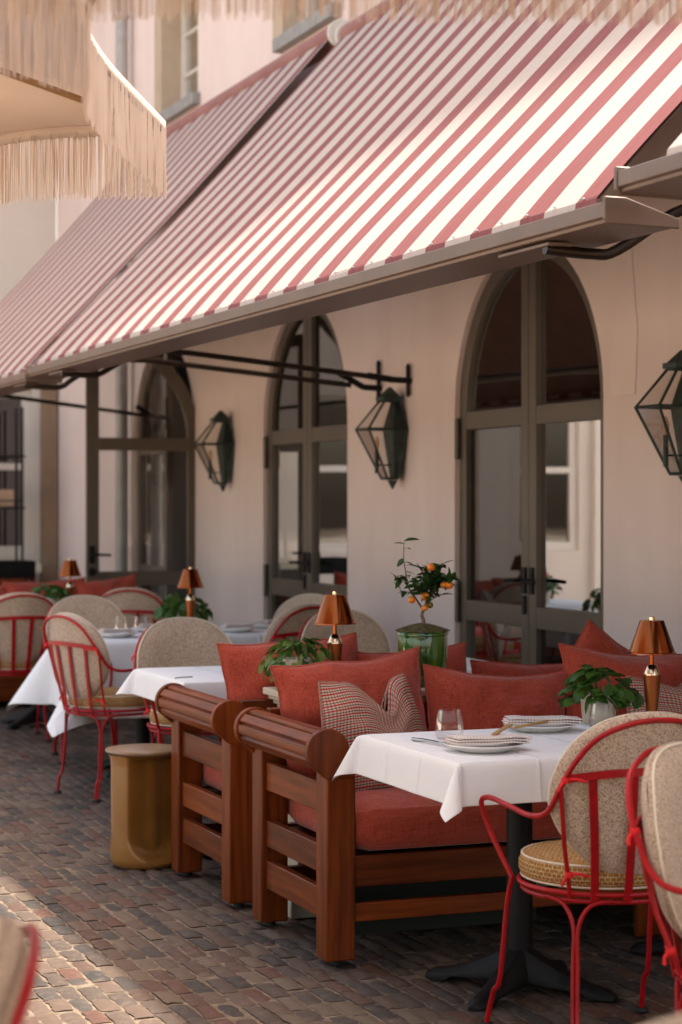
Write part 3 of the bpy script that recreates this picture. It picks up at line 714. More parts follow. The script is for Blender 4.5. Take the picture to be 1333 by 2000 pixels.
# ------------------------------------------------------------------ wall lanterns
def lantern():
    t = empty('wall_lantern', (WX, 11.27, 1.60), 0, 'dark patina wall lantern between the two right arched doors, under the awning brackets', 'lantern', 'wall lanterns between the doors')
    lv = [(0.05, 0.115, 0.02), (0.105, 0.258, 0.315), (0.045, 0.13, 0.485)]
    bo = (0.045, 0.013, 0.038)
    C = lambda l, s, f: (-(lv[l][1] if f else bo[l]), s * lv[l][0], lv[l][2])
    fr = MB()
    for s in (-1, 1):
        for f in (True, False):
            fr.tube([C(0, s, f), C(1, s, f), C(2, s, f)], 0.0075, 6)
    for l in range(3):
        fr.tube([C(l, -1, True), C(l, 1, True)], 0.0075, 6)
        for s in (-1, 1): fr.tube([C(l, s, True), C(l, s, False)], 0.0075, 6)
    fr.build('frame', patina, t)
    g = MB()
    for l in (0, 1):
        g.add([C(l, -1, True), C(l, 1, True), C(l + 1, 1, True), C(l + 1, -1, True)], [(0, 1, 2, 3)])
        for s in (-1, 1): g.add([C(l, s, True), C(l, s, False), C(l + 1, s, False), C(l + 1, s, True)], [(0, 1, 2, 3)])
    g.build('glass', glass_clear, t, smooth=False)
    MB().box(-0.014, -0.001, -0.045, 0.045, 0.20, 0.42).build('back_plate', patina, t, bevel=0.003)
    hb = MB(); hv = []
    for w_, e_, z_, o_ in ((0.044, 0.064, 0.022, 0.043), (0.099, 0.092, 0.315, 0.0145), (0.041, 0.058, 0.482, 0.037)):
        hv += [(-o_, -w_, z_), (-e_, -w_ * 0.86, z_), (-e_, w_ * 0.86, z_), (-o_, w_, z_)]
    hb.add(hv, [(0, 1, 2, 3), (11, 10, 9, 8)] + [(4 * l + k, 4 * l + (k + 1) % 4, 4 * l + 4 + (k + 1) % 4, 4 * l + 4 + k) for l in (0, 1) for k in range(4)])
    hb.build('reflector', patina, t, angle=20)
    cp = MB(); cp.box(-0.148, -0.022, -0.06, 0.06, 0.486, 0.512)
    b = [(-0.135, -0.05, 0.512), (-0.135, 0.05, 0.512), (-0.030, 0.05, 0.512), (-0.030, -0.05, 0.512), (-0.088, 0, 0.570), (-0.070, 0, 0.570)]
    cp.add(b, [(0, 1, 4), (1, 2, 5, 4), (3, 0, 4, 5), (2, 3, 5)])
    cp.build('cap', patina, t, bevel=0.003)
    fb = MB(); fb.add([(-0.085, -0.03, 0.010), (-0.085, 0.03, 0.010), (-0.040, 0.03, 0.010), (-0.040, -0.03, 0.010), (-0.066, 0, -0.045), (-0.058, 0, -0.045)], [(0, 1, 4), (1, 2, 5, 4), (3, 0, 4, 5), (2, 3, 5), (0, 3, 2, 1)])
    fb.build('finial', patina, t)
    MB().box(-0.115, -0.045, -0.05, 0.05, 0.012, 0.020).build('base_plate', patina, t)
    c = MB(); c.tube([(-0.165, 0, 0.05), (-0.165, 0, 0.19)], 0.012, 10); c.tube([(-0.165, 0, 0.10), (-0.07, 0, 0.10)], 0.005, 6)
    ch = c.build('candle_holder', patina, t)
    MB().lathe([(0.006, 0.19), (0.014, 0.205), (0.017, 0.23), (0.010, 0.26), (0.002, 0.275)], 12, (-0.165, 0, 0)).build('bulb', candle, ch)
    return t
lan = lantern()
place_copy(lan, (WX, 14.62, 1.60), 0, 'dark patina wall lantern at the left, beside the open door leaf')
place_copy(lan, (WX, 7.86, 1.585), 0, 'dark patina wall lantern cut by the right edge of the picture')

# ------------------------------------------------------------------ parasols with long fringes
def parasol(label, c, rad, zr, rot, nrib=8, fr_len=0.21, dens=0.0085, seed=0, sag=0.16, rise=0.55, lift=0.05):
    t = empty('fringed_parasol', (c[0], c[1], 0), 0, label, 'parasol', 'fringed cream parasols in the foreground')
    rng = random.Random(seed)
    rim = []; per = 24
    for k in range(nrib):
        a0 = rot + 2 * math.pi * k / nrib; a1 = rot + 2 * math.pi * (k + 1) / nrib
        p0 = Vector((math.cos(a0) * rad, math.sin(a0) * rad, zr)); p1 = Vector((math.cos(a1) * rad, math.sin(a1) * rad, zr))
        for j in range(per):
            s = j / per; p = p0.lerp(p1, s); q = math.sin(math.pi * s)
            inw = Vector((p.x, p.y, 0)).normalized() * (-sag * q); p = p + inw; p.z += lift * q
            rim.append(p)
    n = len(rim); rings = 8; mb = MB()
    for i in range(rings + 1):
        s = i / rings
        for p in rim:
            h = zr + rise + 0.0; z = p.z + (h - p.z) * (s ** 0.9)
            mb.v.append((p.x * (1 - s * 0.985), p.y * (1 - s * 0.985), z))
    for i in range(rings):
        for k in range(n): mb.f.append((i * n + k, i * n + (k + 1) % n, (i + 1) * n + (k + 1) % n, (i + 1) * n + k))
    can = mb.build('canopy', canopy_m, t, angle=60)
    sd = can.modifiers.new('thickness', 'SOLIDIFY'); sd.thickness = 0.004
    # a woven heading band and hanging threads
    bd = MB()
    for p in rim:
        o = Vector((p.x, p.y, 0)).normalized() * 0.004
        bd.v += [(p.x + o.x, p.y + o.y, p.z + 0.004), (p.x + o.x, p.y + o.y, p.z - 0.035)]
    for k in range(n):
        k2 = (k + 1) % n; bd.f.append((2 * k, 2 * k2, 2 * k2 + 1, 2 * k + 1))
    bo = bd.build('edge_band', fringe_m, can); sd = bo.modifiers.new('thickness', 'SOLIDIFY'); sd.thickness = 0.006
    f = MB()
    for k in range(n):
        p, q = rim[k], rim[(k + 1) % n]; ln = (q - p).length; m = max(1, int(ln / dens))
        for j in range(m):
            s = (j + rng.random() * 0.9) / m; a = p.lerp(q, s); l = fr_len * rng.uniform(0.94, 1.04)
            o = Vector((a.x, a.y, 0)).normalized(); wv = rng.uniform(0.0014, 0.0028)
            tdir = (q - p).normalized(); off = o * rng.uniform(-0.004, 0.010)
            b = a + off; sw = tdir * rng.gauss(0, 0.003) + o * rng.gauss(0, 0.003)
            m1 = b + sw * 0.4 + Vector((0, 0, -l * 0.5)); e = b + sw + Vector((0, 0, -l))
            top = b + Vector((0, 0, -0.02))
            vs_ = []
            for pt, ww in ((top, wv), (m1, wv), (e, wv * 0.7)):
                vs_ += [tuple(pt - tdir * ww), tuple(pt + o * ww), tuple(pt + tdir * ww)]
            f.add(vs_, [(0, 1, 4, 3), (1, 2, 5, 4), (3, 4, 7, 6), (4, 5, 8, 7)])
    f.build('fringe', fringe_m, can, smooth=False)
    MB().tube([(0, 0, 0.0), (0, 0, zr + rise + 0.12)], 0.026, 12).build('pole', para_wood, t)
    for k in range(nrib):
        a = rot + 2 * math.pi * k / nrib
        MB().tube([(0.03 * math.cos(a), 0.03 * math.sin(a), zr + rise - 0.03), (rad * 0.5 * math.cos(a), rad * 0.5 * math.sin(a), zr + rise * 0.49 - 0.02), (rad * 0.985 * math.cos(a), rad * 0.985 * math.sin(a), zr - 0.012)], 0.010, 6).build('rib', para_wood, t)
    MB().lathe([(0.24, 0), (0.24, 0.05), (0.06, 0.09), (0.035, 0.25)], 24).build('base', black_metal, t, bevel=0.004)
    return t
parasol('fringed cream parasol whose scalloped corner hangs at the upper left', (-0.32, 5.5), 1.9, 2.545, 0.0, seed=1, sag=0.085, dens=0.0032)
parasol('large fringed cream parasol overhead, its fringe along the top edge', (-0.05, 1.30), 2.5, 2.494, R(66 + 22.5), seed=2, sag=0.03, dens=0.0040, fr_len=0.20, lift=0.015)

# ------------------------------------------------------------------ benches
shade_m = mat('under_bench_shade', (0.014, 0.017, 0.012), 0.7)
PX0, PX1 = 2.262, 2.362         # the arm posts in X
def reed_roll(mb, y0, y1, cx, cz, r):
    n = 96; prof = []
    for k in range(n):
        a = 2 * math.pi * k / n; s = abs(math.sin(a * 4.5)) ; q = r * (0.80 + 0.20 * min(1.0, s * 2.3))
        prof.append((cx + q * math.cos(a), cz + q * math.sin(a)))
    mb.prism(prof, y1 - y0, 'xz', y0)
def bench(label, yf, yb, x_end, group='teak benches along the cabinet'):
    """yf: outer face of the front post, yb: outer face of the back post; s = +1 when the seat faces -Y"""
    s = 1 if yf < yb else -1
    t = empty('teak_bench', (PX0, yf, 0), 0, label, 'bench', group)
    L = lambda mb, x0, x1, a, b, z0, z1: mb.box(x0 - PX0, x1 - PX0, min(a, b) - yf, max(a, b) - yf, z0, z1)
    D = 0.10
    def post(y, x0, x1):
        # keyhole post: upright with a round head, one piece
        c = (x0 + x1) / 2 - 0.047 - PX0; zc = 0.687; r = 0.0715; poly = [(x0 - PX0, 0.02), (x1 - PX0, 0.02)]
        a0 = math.asin(min(1, (x1 - PX0 - c) / r)) if x1 - PX0 - c < r else None
        xr = x1 - PX0; xl = x0 - PX0
        # head circle from right side round to the left side
        poly = [(xl, 0.02), (xr, 0.02), (xr, zc - 0.045)]
        for k in range(25):
            a = R(-32) + R(244) * k / 24
            poly.append((c + r * math.cos(a), zc + r * math.sin(a)))
        poly.append((xl, zc - 0.060))
        return MB().prism(poly, 0.024, 'xz', min(y, y + s * 0.024) - yf)
    for y, back in ((yf, False), (yb, True)):
        yy = y if not back else y - s * 0.024
        ps = s if not back else s
        mb = MB()
        a, b = (y, y + s * D) if not back else (y - s * D, y)
        L(mb, PX0, PX1, a, b, 0.018, 0.645)
        po = mb.build('leg', wood_z, t, bevel=0.006)
        f0 = a if s > 0 else b
        MB().lathe([(0.02, 0.0), (0.02, 0.019)], 12, ((PX1 - PX0) / 2, (a + b) / 2 - yf, 0)).build('glide', rubber, po)
    # keyhole heads at both ends of the roll
    cx = (PX0 + PX1) / 2 - 0.045 - PX0
    for y, dirn in ((yf, s), (yb, -s)):
        poly = []
        r = 0.0725; zc = 0.687
        for k in range(33):
            a = R(-50) + R(262) * k / 32
            poly.append((cx + r * math.cos(a), zc + r * math.sin(a)))
        poly += [(0.0, 0.60), (PX1 - PX0, 0.60)]
        y_out = y - dirn * 0.004; lo = min(y_out, y_out + dirn * 0.03) - yf
        MB().prism(poly, 0.03, 'xz', lo).build('roll_end', wood_z, t, bevel=0.003, angle=35)
    rm = MB(); lo, hi = sorted((yf + s * 0.027, yb - s * 0.027)); reed_roll(rm, lo - yf, hi - yf, cx, 0.687, 0.0665)
    rm.build('arm_roll', wood_y, t, bevel=0.002, angle=35)
    for z0, z1 in ((0.479, 0.578), (0.283, 0.376), (0.138, 0.236)):
        mb = MB(); L(mb, PX0 + 0.018, PX0 + 0.048, yf + s * D, yb - s * D, z0, z1); mb.build('arm_slat', wood_y, t, bevel=0.004)
    mb = MB(); L(mb, PX1, x_end, yf + s * 0.012, yf + s * 0.045, 0.248, 0.348); mb.build('front_rail', wood_x, t, bevel=0.004)
    mb = MB(); L(mb, PX1, x_end, yf + s * 0.014, yf + s * 0.044, 0.137, 0.196); mb.build('stretcher', wood_x, t, bevel=0.004)
    for z0, z1 in ((0.655, 0.756), (0.248, 0.348), (0.137, 0.196)):
        mb = MB(); L(mb, PX1 - (0.05 if z0 > 0.6 else 0), x_end, yb - s * 0.045, yb - s * 0.006, z0, z1); mb.build('back_rail', wood_x, t, bevel=0.004)
    mb = MB(); L(mb, PX1, x_end, yf + s * 0.05, yb - s * 0.05, 0.315, 0.340); mb.build('seat_board', wood_dark, t)
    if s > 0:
        mb = MB(); L(mb, PX1 + 0.02, 3.15, yf + 0.30, yf + 0.318, 0.03, 0.312); mb.build('shade_panel', shade_m, t)  # dark sheet added for the deep shade on the cabinet side
    for xx in (x_end - D, x_end - 1.25):
        for a in (yf, yb - s * D):
            mb = MB(); L(mb, xx, xx + D, a + s * 0.05, a + s * (D - 0.02), 0.0, 0.31); mb.build('leg', wood_z, t, bevel=0.006)
    # cushions
    c = MB(); cushion_box(c, PX1 + 0.006 - PX0, x_end - 0.01 - PX0, min(yf + s * 0.006, yb - s * 0.06) - yf, max(yf + s * 0.006, yb - s * 0.06) - yf, 0.350, 0.505, 0.03)
    c.build('seat_cushion', red_linen, t, angle=70)
    c = MB(); cushion_box(c, PX1 + 0.008 - PX0, x_end - 0.01 - PX0, min(yb - s * 0.16, yb - s * 0.048) - yf, max(yb - s * 0.16, yb - s * 0.048) - yf, 0.352 if s < 0 else 0.51, 0.66, 0.02)
    c.build('back_cushion', red_linen, t, angle=70)
    return t
def cushion_box(mb, x0, x1, y0, y1, z0, z1, puff):
    nx, ny, nz = 34, 12, 6
    def P(u, v, w_):
        x = x0 + (x1 - x0) * u; y = y0 + (y1 - y0) * v; z = z0 + (z1 - z0) * w_
        eu, ev, ew = min(u, 1 - u) * (x1 - x0), min(v, 1 - v) * (y1 - y0), min(w_, 1 - w_) * (z1 - z0)
        rd = 0.022
        cu = lambda e: 1 - max(0.0, 1 - e / rd) ** 2
        su = math.sin(math.pi * v) ** 0.5 * min(1, eu / 0.12); sv = min(1, eu / 0.1)
        cz = (z0 + z1) / 2; cy = (y0 + y1) / 2
        kz = (1 - 0.16 * (1 - cu(eu)) - 0.16 * (1 - cu(ev))) ; z = cz + (z - cz) * kz + (w_ - 0.5) * 2 * puff * 0.55 * su * sv * (1 if w_ > 0.5 else 0.0)
        ky = 1 - (rd / (y1 - y0)) * 1.2 * (1 - cu(ew)) - 0.04 * (1 - cu(eu)); y = cy + (y - cy) * ky
        bulge = 0.010 * math.sin(math.pi * w_); 
        if v < 1e-6: y -= bulge
        if v > 1 - 1e-6: y += bulge
        x = x + (0.012 * (1 - cu(ew)) if u < 1e-6 else 0) - (0.012 * (1 - cu(ew)) if u > 1 - 1e-6 else 0)
        nn = noise.noise((x * 5, y * 6, z * 6)) * 0.005
        return (x, y + nn * 0.5, z + (nn if w_ > 0.5 else 0))
    def grid(fn, a, b):
        vs = [fn(i / a, j / b) for j in range(b + 1) for i in range(a + 1)]
        mb.add(vs, [(j * (a + 1) + i, j * (a + 1) + i + 1, (j + 1) * (a + 1) + i + 1, (j + 1) * (a + 1) + i) for j in range(b) for i in range(a)])
    grid(lambda a, b: P(a, b, 1), nx, ny); grid(lambda a, b: P(a, b, 0), nx, ny)
    grid(lambda a, b: P(a, 0, b), nx, nz); grid(lambda a, b: P(a, 1, b), nx, nz)
    grid(lambda a, b: P(0, a, b), ny, nz); grid(lambda a, b: P(1, a, b), ny, nz)
bench('front teak bench with red seat, its reeded arm facing the white table', 6.02, 6.765, 4.66)
bench('teak bench just behind the cream cabinet, facing away, next to the mustard stool', 7.78, 7.02, 4.66)

# cabinet between the two benches
cb = empty('cream_cabinet', (2.44, 6.70, 0), 0, 'cream painted cabinet with moulded top, carrying the green pot between the benches', 'cabinet')
MB().box(0, 2.26, 0.085, 0.31, 0.0, 0.742).build('body', cream_paint, cb, bevel=0.004)
MB().box(-0.03, 2.26, 0.075, 0.32, 0.0, 0.075).build('plinth', cream_paint, cb, bevel=0.006)
tp = MB()
for o, z0, z1 in ((0.012, 0.742, 0.758), (0.026, 0.758, 0.774), (0.042, 0.774, 0.800)):
    tp.box(-o, 2.26, 0.085 - o * 0.9, 0.31 + o, z0 + 0.0004, z1)
tp.build('moulded_top', cream_paint, cb, bevel=0.005)

# ------------------------------------------------------------------ cushions
def pillow_mesh(w_, h, t, seed, chop=0.0, chop_u=0.1, ear=0.07, slump=0.0, n=26):
    mb = MB(); uv = []
    def P(u, v, sgn):
        x = w_ / 2 * u * (1 - ear * (1 - v * v)); y = h / 2 * v * (1 - ear * 1.2 * (1 - u * u))
        q = max(0.0, (1 - u ** 4) * (1 - v ** 4)) ** 0.5 * ((1 - u * u) * (1 - v * v) + 0.25) ** 0.35
        z = sgn * t / 2 * q
        wr = noise.noise((u * 2.2 + seed * 3.1, v * 2.2, seed + sgn)) * 0.022 + noise.noise((u * 6 + seed, v * 5, seed * 2 + sgn * 3)) * 0.008
        cr_ = abs(u * v) ** 2
        wr += 0.010 * math.sin((u - v) * 9 + seed) * cr_ * sgn
        z += wr * q * 1.3 + 0.012 * noise.noise((u * 1.5, v * 1.5, seed * 5.0))
        if chop:
            g = math.exp(-((u - chop_u) / 0.24) ** 2); k = ((v + 1) / 2) ** 2
            y -= chop * g * k * h; z += sgn * 0.05 * g * k * (1 if sgn > 0 else 0.4); x += 0.03 * k * (1 if u > chop_u else -1) * (1 - g)
        if chop: x *= 1 - 0.38 * ((v + 1) / 2) ** 1.5
        y -= slump * h * (((v + 1) / 2) ** 2) * (1 - u * u)
        y += 0.010 * noise.noise((u * 2.0, v * 2 + 7, seed * 1.7)); x += 0.008 * noise.noise((u * 2 + 9, v * 2.3, seed * 1.3))
        return (x, y, z)
    for sgn in (1, -1):
        o = len(mb.v)
        for j in range(n + 1):
            for i in range(n + 1):
                # denser near the edges
                a = -1 + 2 * i / n; b = -1 + 2 * j / n; a = math.sin(a * math.pi / 2) * 0.6 + a * 0.4; b = math.sin(b * math.pi / 2) * 0.6 + b * 0.4
                mb.v.append(P(a, b, sgn)); uv.append((w_ / 2 * a, h / 2 * b))
        for j in range(n):
            for i in range(n):
                q = (o + j * (n + 1) + i, o + j * (n + 1) + i + 1, o + (j + 1) * (n + 1) + i + 1, o + (j + 1) * (n + 1) + i)
                mb.f.append(q if sgn > 0 else q[::-1])
    mb.uv = uv
    # piping along the seam
    edge = [(-1 + 2 * k / 40, -1) for k in range(40)] + [(1, -1 + 2 * k / 40) for k in range(40)] + [(1 - 2 * k / 40, 1) for k in range(40)] + [(-1, 1 - 2 * k / 40) for k in range(40)]
    ring = [Vector(P(a, b, 1)) * 0.5 + Vector(P(a, b, -1)) * 0.5 for a, b in edge]
    pm = MB(); pm.tube(ring + [ring[0]], 0.0042, 6, caps=False); pm.uv = None
    return mb, pm
def pillow(name, label, m, loc, size, lean=14, yaw=0, roll=0, seed=1, chop=0.0, chop_u=0.1, slump=0.0, group='red linen pillows on the benches', cat='pillow', ear=0.07):
    w_, h, t = size; mb, pm = pillow_mesh(w_, h, t, seed, chop, chop_u, ear, slump)
    o = mb.build(name, m, None, angle=85)
    o.matrix_world = Matrix.Translation(loc) @ Matrix.Rotation(R(yaw), 4, 'Z') @ Matrix.Rotation(R(90 - lean), 4, 'X') @ Matrix.Rotation(R(roll), 4, 'Z')
    pp = pm.build('piping', m, o); 
    if m is woven_check:
        pp.data.materials.clear(); pp.data.materials.append(pipe_pink)
    tag(o, label, cat, group)
    return o
pipe_pink = mat('pink_piping', (0.42, 0.24, 0.17), 0.85, (0.26, 0.07, 0.05), 90)
RP = 'red linen pillows on the benches'
pillow('red_pillow', 'red linen pillow behind the check cushion, nearest the reeded arm', red_linen, (2.595, 6.625, 0.722), (0.565, 0.43, 0.17), 10, 0, 5, 1)
pillow('check_cushion', 'red and cream check cushion dented at the top, at the arm of the front bench', woven_check, (2.58, 6.40, 0.672), (0.47, 0.43, 0.17), 20, 6, 2, 2, 0.30, 0.20, group='check cushions on the benches', cat='cushion')
pillow('red_pillow', 'wide red linen pillow right of the green pot, behind the drinking glass', red_linen, (3.135, 6.60, 0.685), (0.57, 0.40, 0.17), 12, 0, -4, 3, slump=0.04)
pillow('red_pillow', 'big red linen pillow behind the right copper lamp and its potted plant', red_linen, (3.71, 6.60, 0.725), (0.62, 0.44, 0.18), 12, -2, -3, 4, slump=0.03)
pillow('check_cushion', 'check cushion at the right edge, partly hidden behind the copper lamp', woven_check, (3.72, 6.36, 0.66), (0.42, 0.40, 0.15), 18, -6, 0, 5, 0.1, group='check cushions on the benches', cat='cushion')
pillow('red_pillow', 'red linen pillow propped on its corner in front of the right arched door', red_linen, (3.86, 7.16, 0.735), (0.42, 0.40, 0.17), 8, 176, 32, 6)
pillow('red_pillow', 'red linen pillow behind the drooping plant and the middle copper lamp', red_linen, (2.575, 7.20, 0.735), (0.56, 0.46, 0.16), -8, 180, -3, 7)
pillow('red_pillow', 'red linen pillow seen on both sides of the green pot', red_linen, (3.075, 7.20, 0.700), (0.46, 0.44, 0.16), -8, 180, -3, 9)
pillow('red_pillow', 'long low red pillow behind the cabinet, under the right arched door', red_linen, (3.62, 7.21, 0.655), (0.60, 0.42, 0.16), -8, 180, 0, 11, slump=0.04)
pillow('check_cushion', 'check cushion on the rear bench, peeking above its arm roll', woven_check, (2.56, 7.42, 0.68), (0.40, 0.40, 0.15), -18, 180, 8, 12, 0.15, group='check cushions on the benches', cat='cushion')

# ------------------------------------------------------------------ chairs
def chair():
    t = empty('garden_chair', (0, 0, 0), 0, 'x', 'chair', 'red garden chairs with boucle backs')
    T = 0.0076
    def bar(mb, pts, wd, th):
        # flat bar facing +-y
        n = len(pts); vs = []
        for i, p in enumerate(pts):
            p = Vector(p); tn = (Vector(pts[min(i + 1, n - 1)]) - Vector(pts[max(i - 1, 0)])).normalized()
            yv = Vector((0, 1, 0)); sd = tn.cross(yv).normalized(); fw = sd.cross(tn).normalized()
            for a, b in ((-1, -1), (1, -1), (1, 1), (-1, 1)): vs.append(tuple(p + sd * a * wd / 2 + fw * b * th / 2))
        fs = [(0, 1, 2, 3), tuple(4 * (n - 1) + k for k in (3, 2, 1, 0))]
        for i in range(n - 1):
            for k in range(4): fs.append((4 * i + k, 4 * i + (k + 1) % 4, 4 * i + 4 + (k + 1) % 4, 4 * i + 4 + k))
        mb.add(vs, fs)
    half = [(0.222, 0.115, 0.440), (0.262, 0.165, 0.555), (0.288, 0.175, 0.640), (0.283, 0.135, 0.662), (0.277, 0.02, 0.655), (0.268, -0.10, 0.645), (0.254, -0.175, 0.665), (0.240, -0.225, 0.735), (0.215, -0.262, 0.805), (0.165, -0.290, 0.866), (0.085, -0.305, 0.900)]
    full = half + [(0, -0.309, 0.910)] + [(-x, y, z) for x, y, z in reversed(half)]
    MB().tube(cr(full, 6), T, 8).build('hoop_and_arms', red_paint, t)
    cbm = MB(); bar(cbm, cr([(-0.236, -0.235, 0.757), (-0.13, -0.275, 0.770), (0, -0.288, 0.774), (0.13, -0.275, 0.770), (0.236, -0.235, 0.757)], 4), 0.021, 0.006); cbm.build('crossbar', red_paint, t)
    for x0, x1 in ((-0.165, -0.125), (-0.057, -0.045), (0.057, 0.045), (0.165, 0.125)):
        y0 = -0.287 + 1.1 * x0 * x0; y1 = -math.sqrt(max(0, 0.228 ** 2 - x1 * x1))
        sm = MB(); bar(sm, [(x0, y0 - 0.004, 0.762), ((x0 + x1) / 2, (y0 + y1) / 2 - 0.008, 0.60), (x1, y1 - 0.004, 0.425)], 0.023, 0.005); sm.build('back_slat', red_paint, t)
    for s in (-1, 1):
        sm = MB(); sm.tube([(s * 0.240, -0.225, 0.735), (s * 0.215, -0.195, 0.58), (s * 0.175, -0.150, 0.43)], 0.0062, 6); sm.build('side_rod', red_paint, t)
    rg = MB()
    for r_, z in ((0.232, 0.441), (0.222, 0.421)):
        rg.tube([(r_ * math.cos(2 * math.pi * k / 40), r_ * math.sin(2 * math.pi * k / 40), z) for k in range(41)], T * 0.9, 8, caps=False)
    rg.build('seat_ring', red_paint, t)
    for s in (-1, 1):
        # rear leg: two rods that meet
        mb = MB(); c = (s * 0.165, -0.165)
        tx, ty = 0.707 * -s * -1, 0.707
        for q in (-1, 1):
            ac = math.atan2(c[1], c[0]); dx, dy = -q * s * 0.0062 * math.sin(ac), q * s * 0.0062 * math.cos(ac)
            a0 = math.atan2(c[1], c[0]) + q * s * 0.42
            rp = (0.226 * math.cos(a0), 0.226 * math.sin(a0), 0.425)
            a1 = math.atan2(c[1], c[0]) + q * s * 0.16
            r2 = (0.230 * math.cos(a1), 0.230 * math.sin(a1), 0.410)
            mb.tube(cr([rp, r2, (c[0] * 1.01 + dx, c[1] * 1.01 + dy, 0.350), (c[0] * 1.03 + dx, c[1] * 1.03 + dy, 0.25), (c[0] * 1.07 + dx, c[1] * 1.10 + dy, 0.115), (c[0] * 1.10 + dx, c[1] * 1.19 + dy, 0.085), (c[0] * 1.12 + dx, c[1] * 1.24 + dy, 0.012)], 4), 0.0062, 8)
        lg = mb.build('leg', red_paint, t)
        MB().lathe([(0.021, 0), (0.023, 0.005), (0.019, 0.013)], 12, (c[0] * 1.12, c[1] * 1.245, 0)).build('foot', rubber, lg)
        mb = MB(); mb.tube(cr([(s * 0.222, 0.115, 0.440), (s * 0.226, 0.14, 0.36), (s * 0.233, 0.172, 0.15), (s * 0.238, 0.205, 0.105), (s * 0.246, 0.235, 0.012)], 5), 0.0078, 8)
        lg = mb.build('leg', red_paint, t)
        MB().lathe([(0.021, 0), (0.023, 0.005), (0.019, 0.013)], 12, (s * 0.246, 0.236, 0)).build('foot', rubber, lg)
    # seat cushion
    mb = MB(); uv = []; n = 44; prof = [(0.001, 0.449), (0.12, 0.449), (0.205, 0.450), (0.222, 0.456), (0.228, 0.472), (0.228, 0.492), (0.222, 0.508), (0.205, 0.518), (0.15, 0.526), (0.07, 0.530), (0.001, 0.531)]
    acc = 0
    for i, (r_, z) in enumerate(prof):
        if i: acc += math.hypot(r_ - prof[i - 1][0], z - prof[i - 1][1])
        for k in range(n):
            a = 2 * math.pi * k / n; mb.v.append((r_ * math.cos(a), r_ * math.sin(a) + 0.01, z))
            if i >= 7: uv.append((r_ * math.cos(a), r_ * math.sin(a)))
            else: uv.append((0.228 * 2 * math.pi * k / n, acc))
    for i in range(len(prof) - 1):
        for k in range(n): mb.f.append((i * n + k, i * n + (k + 1) % n, (i + 1) * n + (k + 1) % n, (i + 1) * n + k))
    mb.uv = uv; sc = mb.build('seat_cushion', hook_weave, t, angle=75)
    pm = MB()
    for r_, z in ((0.219, 0.512), (0.221, 0.455)):
        pm.tube([(r_ * math.cos(2 * math.pi * k / 44), r_ * math.sin(2 * math.pi * k / 44) + 0.01, z) for k in range(45)], 0.0032, 6, caps=False)
    pm.build('piping', piping_m, sc)
    # back cushion: rounded shield wrapped round the hoop
    mb = MB(); nr, na = 10, 56; cz = 0.690
    def outline(a):
        c, s = math.cos(a), math.sin(a); e = 2 / 2.35
        x = 0.248 * math.copysign(abs(c) ** e, c); z = math.copysign(abs(s) ** e, s) * (0.238 if s > 0 else 0.215)
        if z < 0: x *= 1 - 0.34 * (-z / 0.215) ** 1.3
        return x, z
    def BP(r_, a, sg):
        x, z = outline(a); x *= r_; z *= r_
        th = 0.0375 * max(0.0, 1 - r_ ** 5) ** 0.5
        yb = -0.232 - 0.19 * z + 0.95 * x * x
        return (x, yb + sg * th + 0.004 * noise.noise((x * 12, z * 12, sg)), cz + z)
    for sg in (1, -1):
        o = len(mb.v)
        for i in range(nr + 1):
            r_ = math.sin(i / nr * math.pi / 2)
            for k in range(na): mb.v.append(BP(r_, 2 * math.pi * k / na, sg))
        for i in range(nr):
            for k in range(na):
                q = (o + i * na + k, o + i * na + (k + 1) % na, o + (i + 1) * na + (k + 1) % na, o + (i + 1) * na + k); mb.f.append(q)
    bc = mb.build('back_cushion', boucle, t, angle=85)
    ring = [Vector(BP(0.985, 2 * math.pi * k / na, 1)) + Vector((0, 0.003, 0)) for k in range(na + 1)]
    MB().tube(ring, 0.0035, 6, caps=False).build('piping', piping_m, bc)
    # ribbons that tie the cushion to the frame
    for s in (-1, 1):
        for x, y, z in ((0.232, -0.238, 0.755), (0.190, -0.172, 0.495)):
            x *= s; rb = MB()
            rb.lathe([(0.001, -0.010), (0.010, -0.008), (0.013, 0), (0.010, 0.008), (0.001, 0.010)], 8, (x, y, z))
            rb.tube(cr([(x, y, z), (x - s * 0.02, y - 0.022, z + 0.004), (x - s * 0.045, y - 0.026, z - 0.004)], 3), 0.0045, 5)
            rb.tube(cr([(x, y, z), (x + s * 0.016, y - 0.006, z - 0.012), (x + s * 0.022, y - 0.002, z - 0.028)], 3), 0.0045, 5)
            rb.build('ribbon', ribbon, t)
    return t
ch0 = chair()
CH = [  # x, y of the chair centre, heading of its front (deg from +Y, anticlockwise), label
    (2.675, 4.955, -1, 'red garden chair seen from behind at the near white table, by the black table foot'),
    (2.52, 3.84, -150, 'red garden chair cut by the right edge, side on, nearest of the whole ones'),
    (0.275, 2.69, 80, 'blurred red garden chair, only its back corner showing at the lower left'),
    (1.125, 2.18, 10, 'chair whose rounded boucle top just shows at the lower right edge'),
    (2.77, 9.08, 180, 'chair with large pale boucle back facing us, behind the table with the cloth clip'),
    (3.74, 9.50, 180, 'chair with boucle back facing us, behind the middle copper lamp'),
    (2.60, 10.02, -72, 'red garden chair in full view at the far left table, behind the mustard stool'),
    (2.88, 11.50, 180, 'boucle chair facing us behind the long white cloth, left of the drinking glasses'),
    (3.67, 10.55, 22, 'chair with red hoop and boucle back turned away, left of the middle copper lamp'),
    (3.98, 11.32, 120, 'boucle chair against the house wall beyond the far table, left of the middle door'),
    (2.60, 12.52, 4, 'red garden chair seen squarely from behind at the far left edge'),
    (3.52, 12.93, -24, 'red garden chair seen from behind beside the far lamp with the leafy pot'),
]
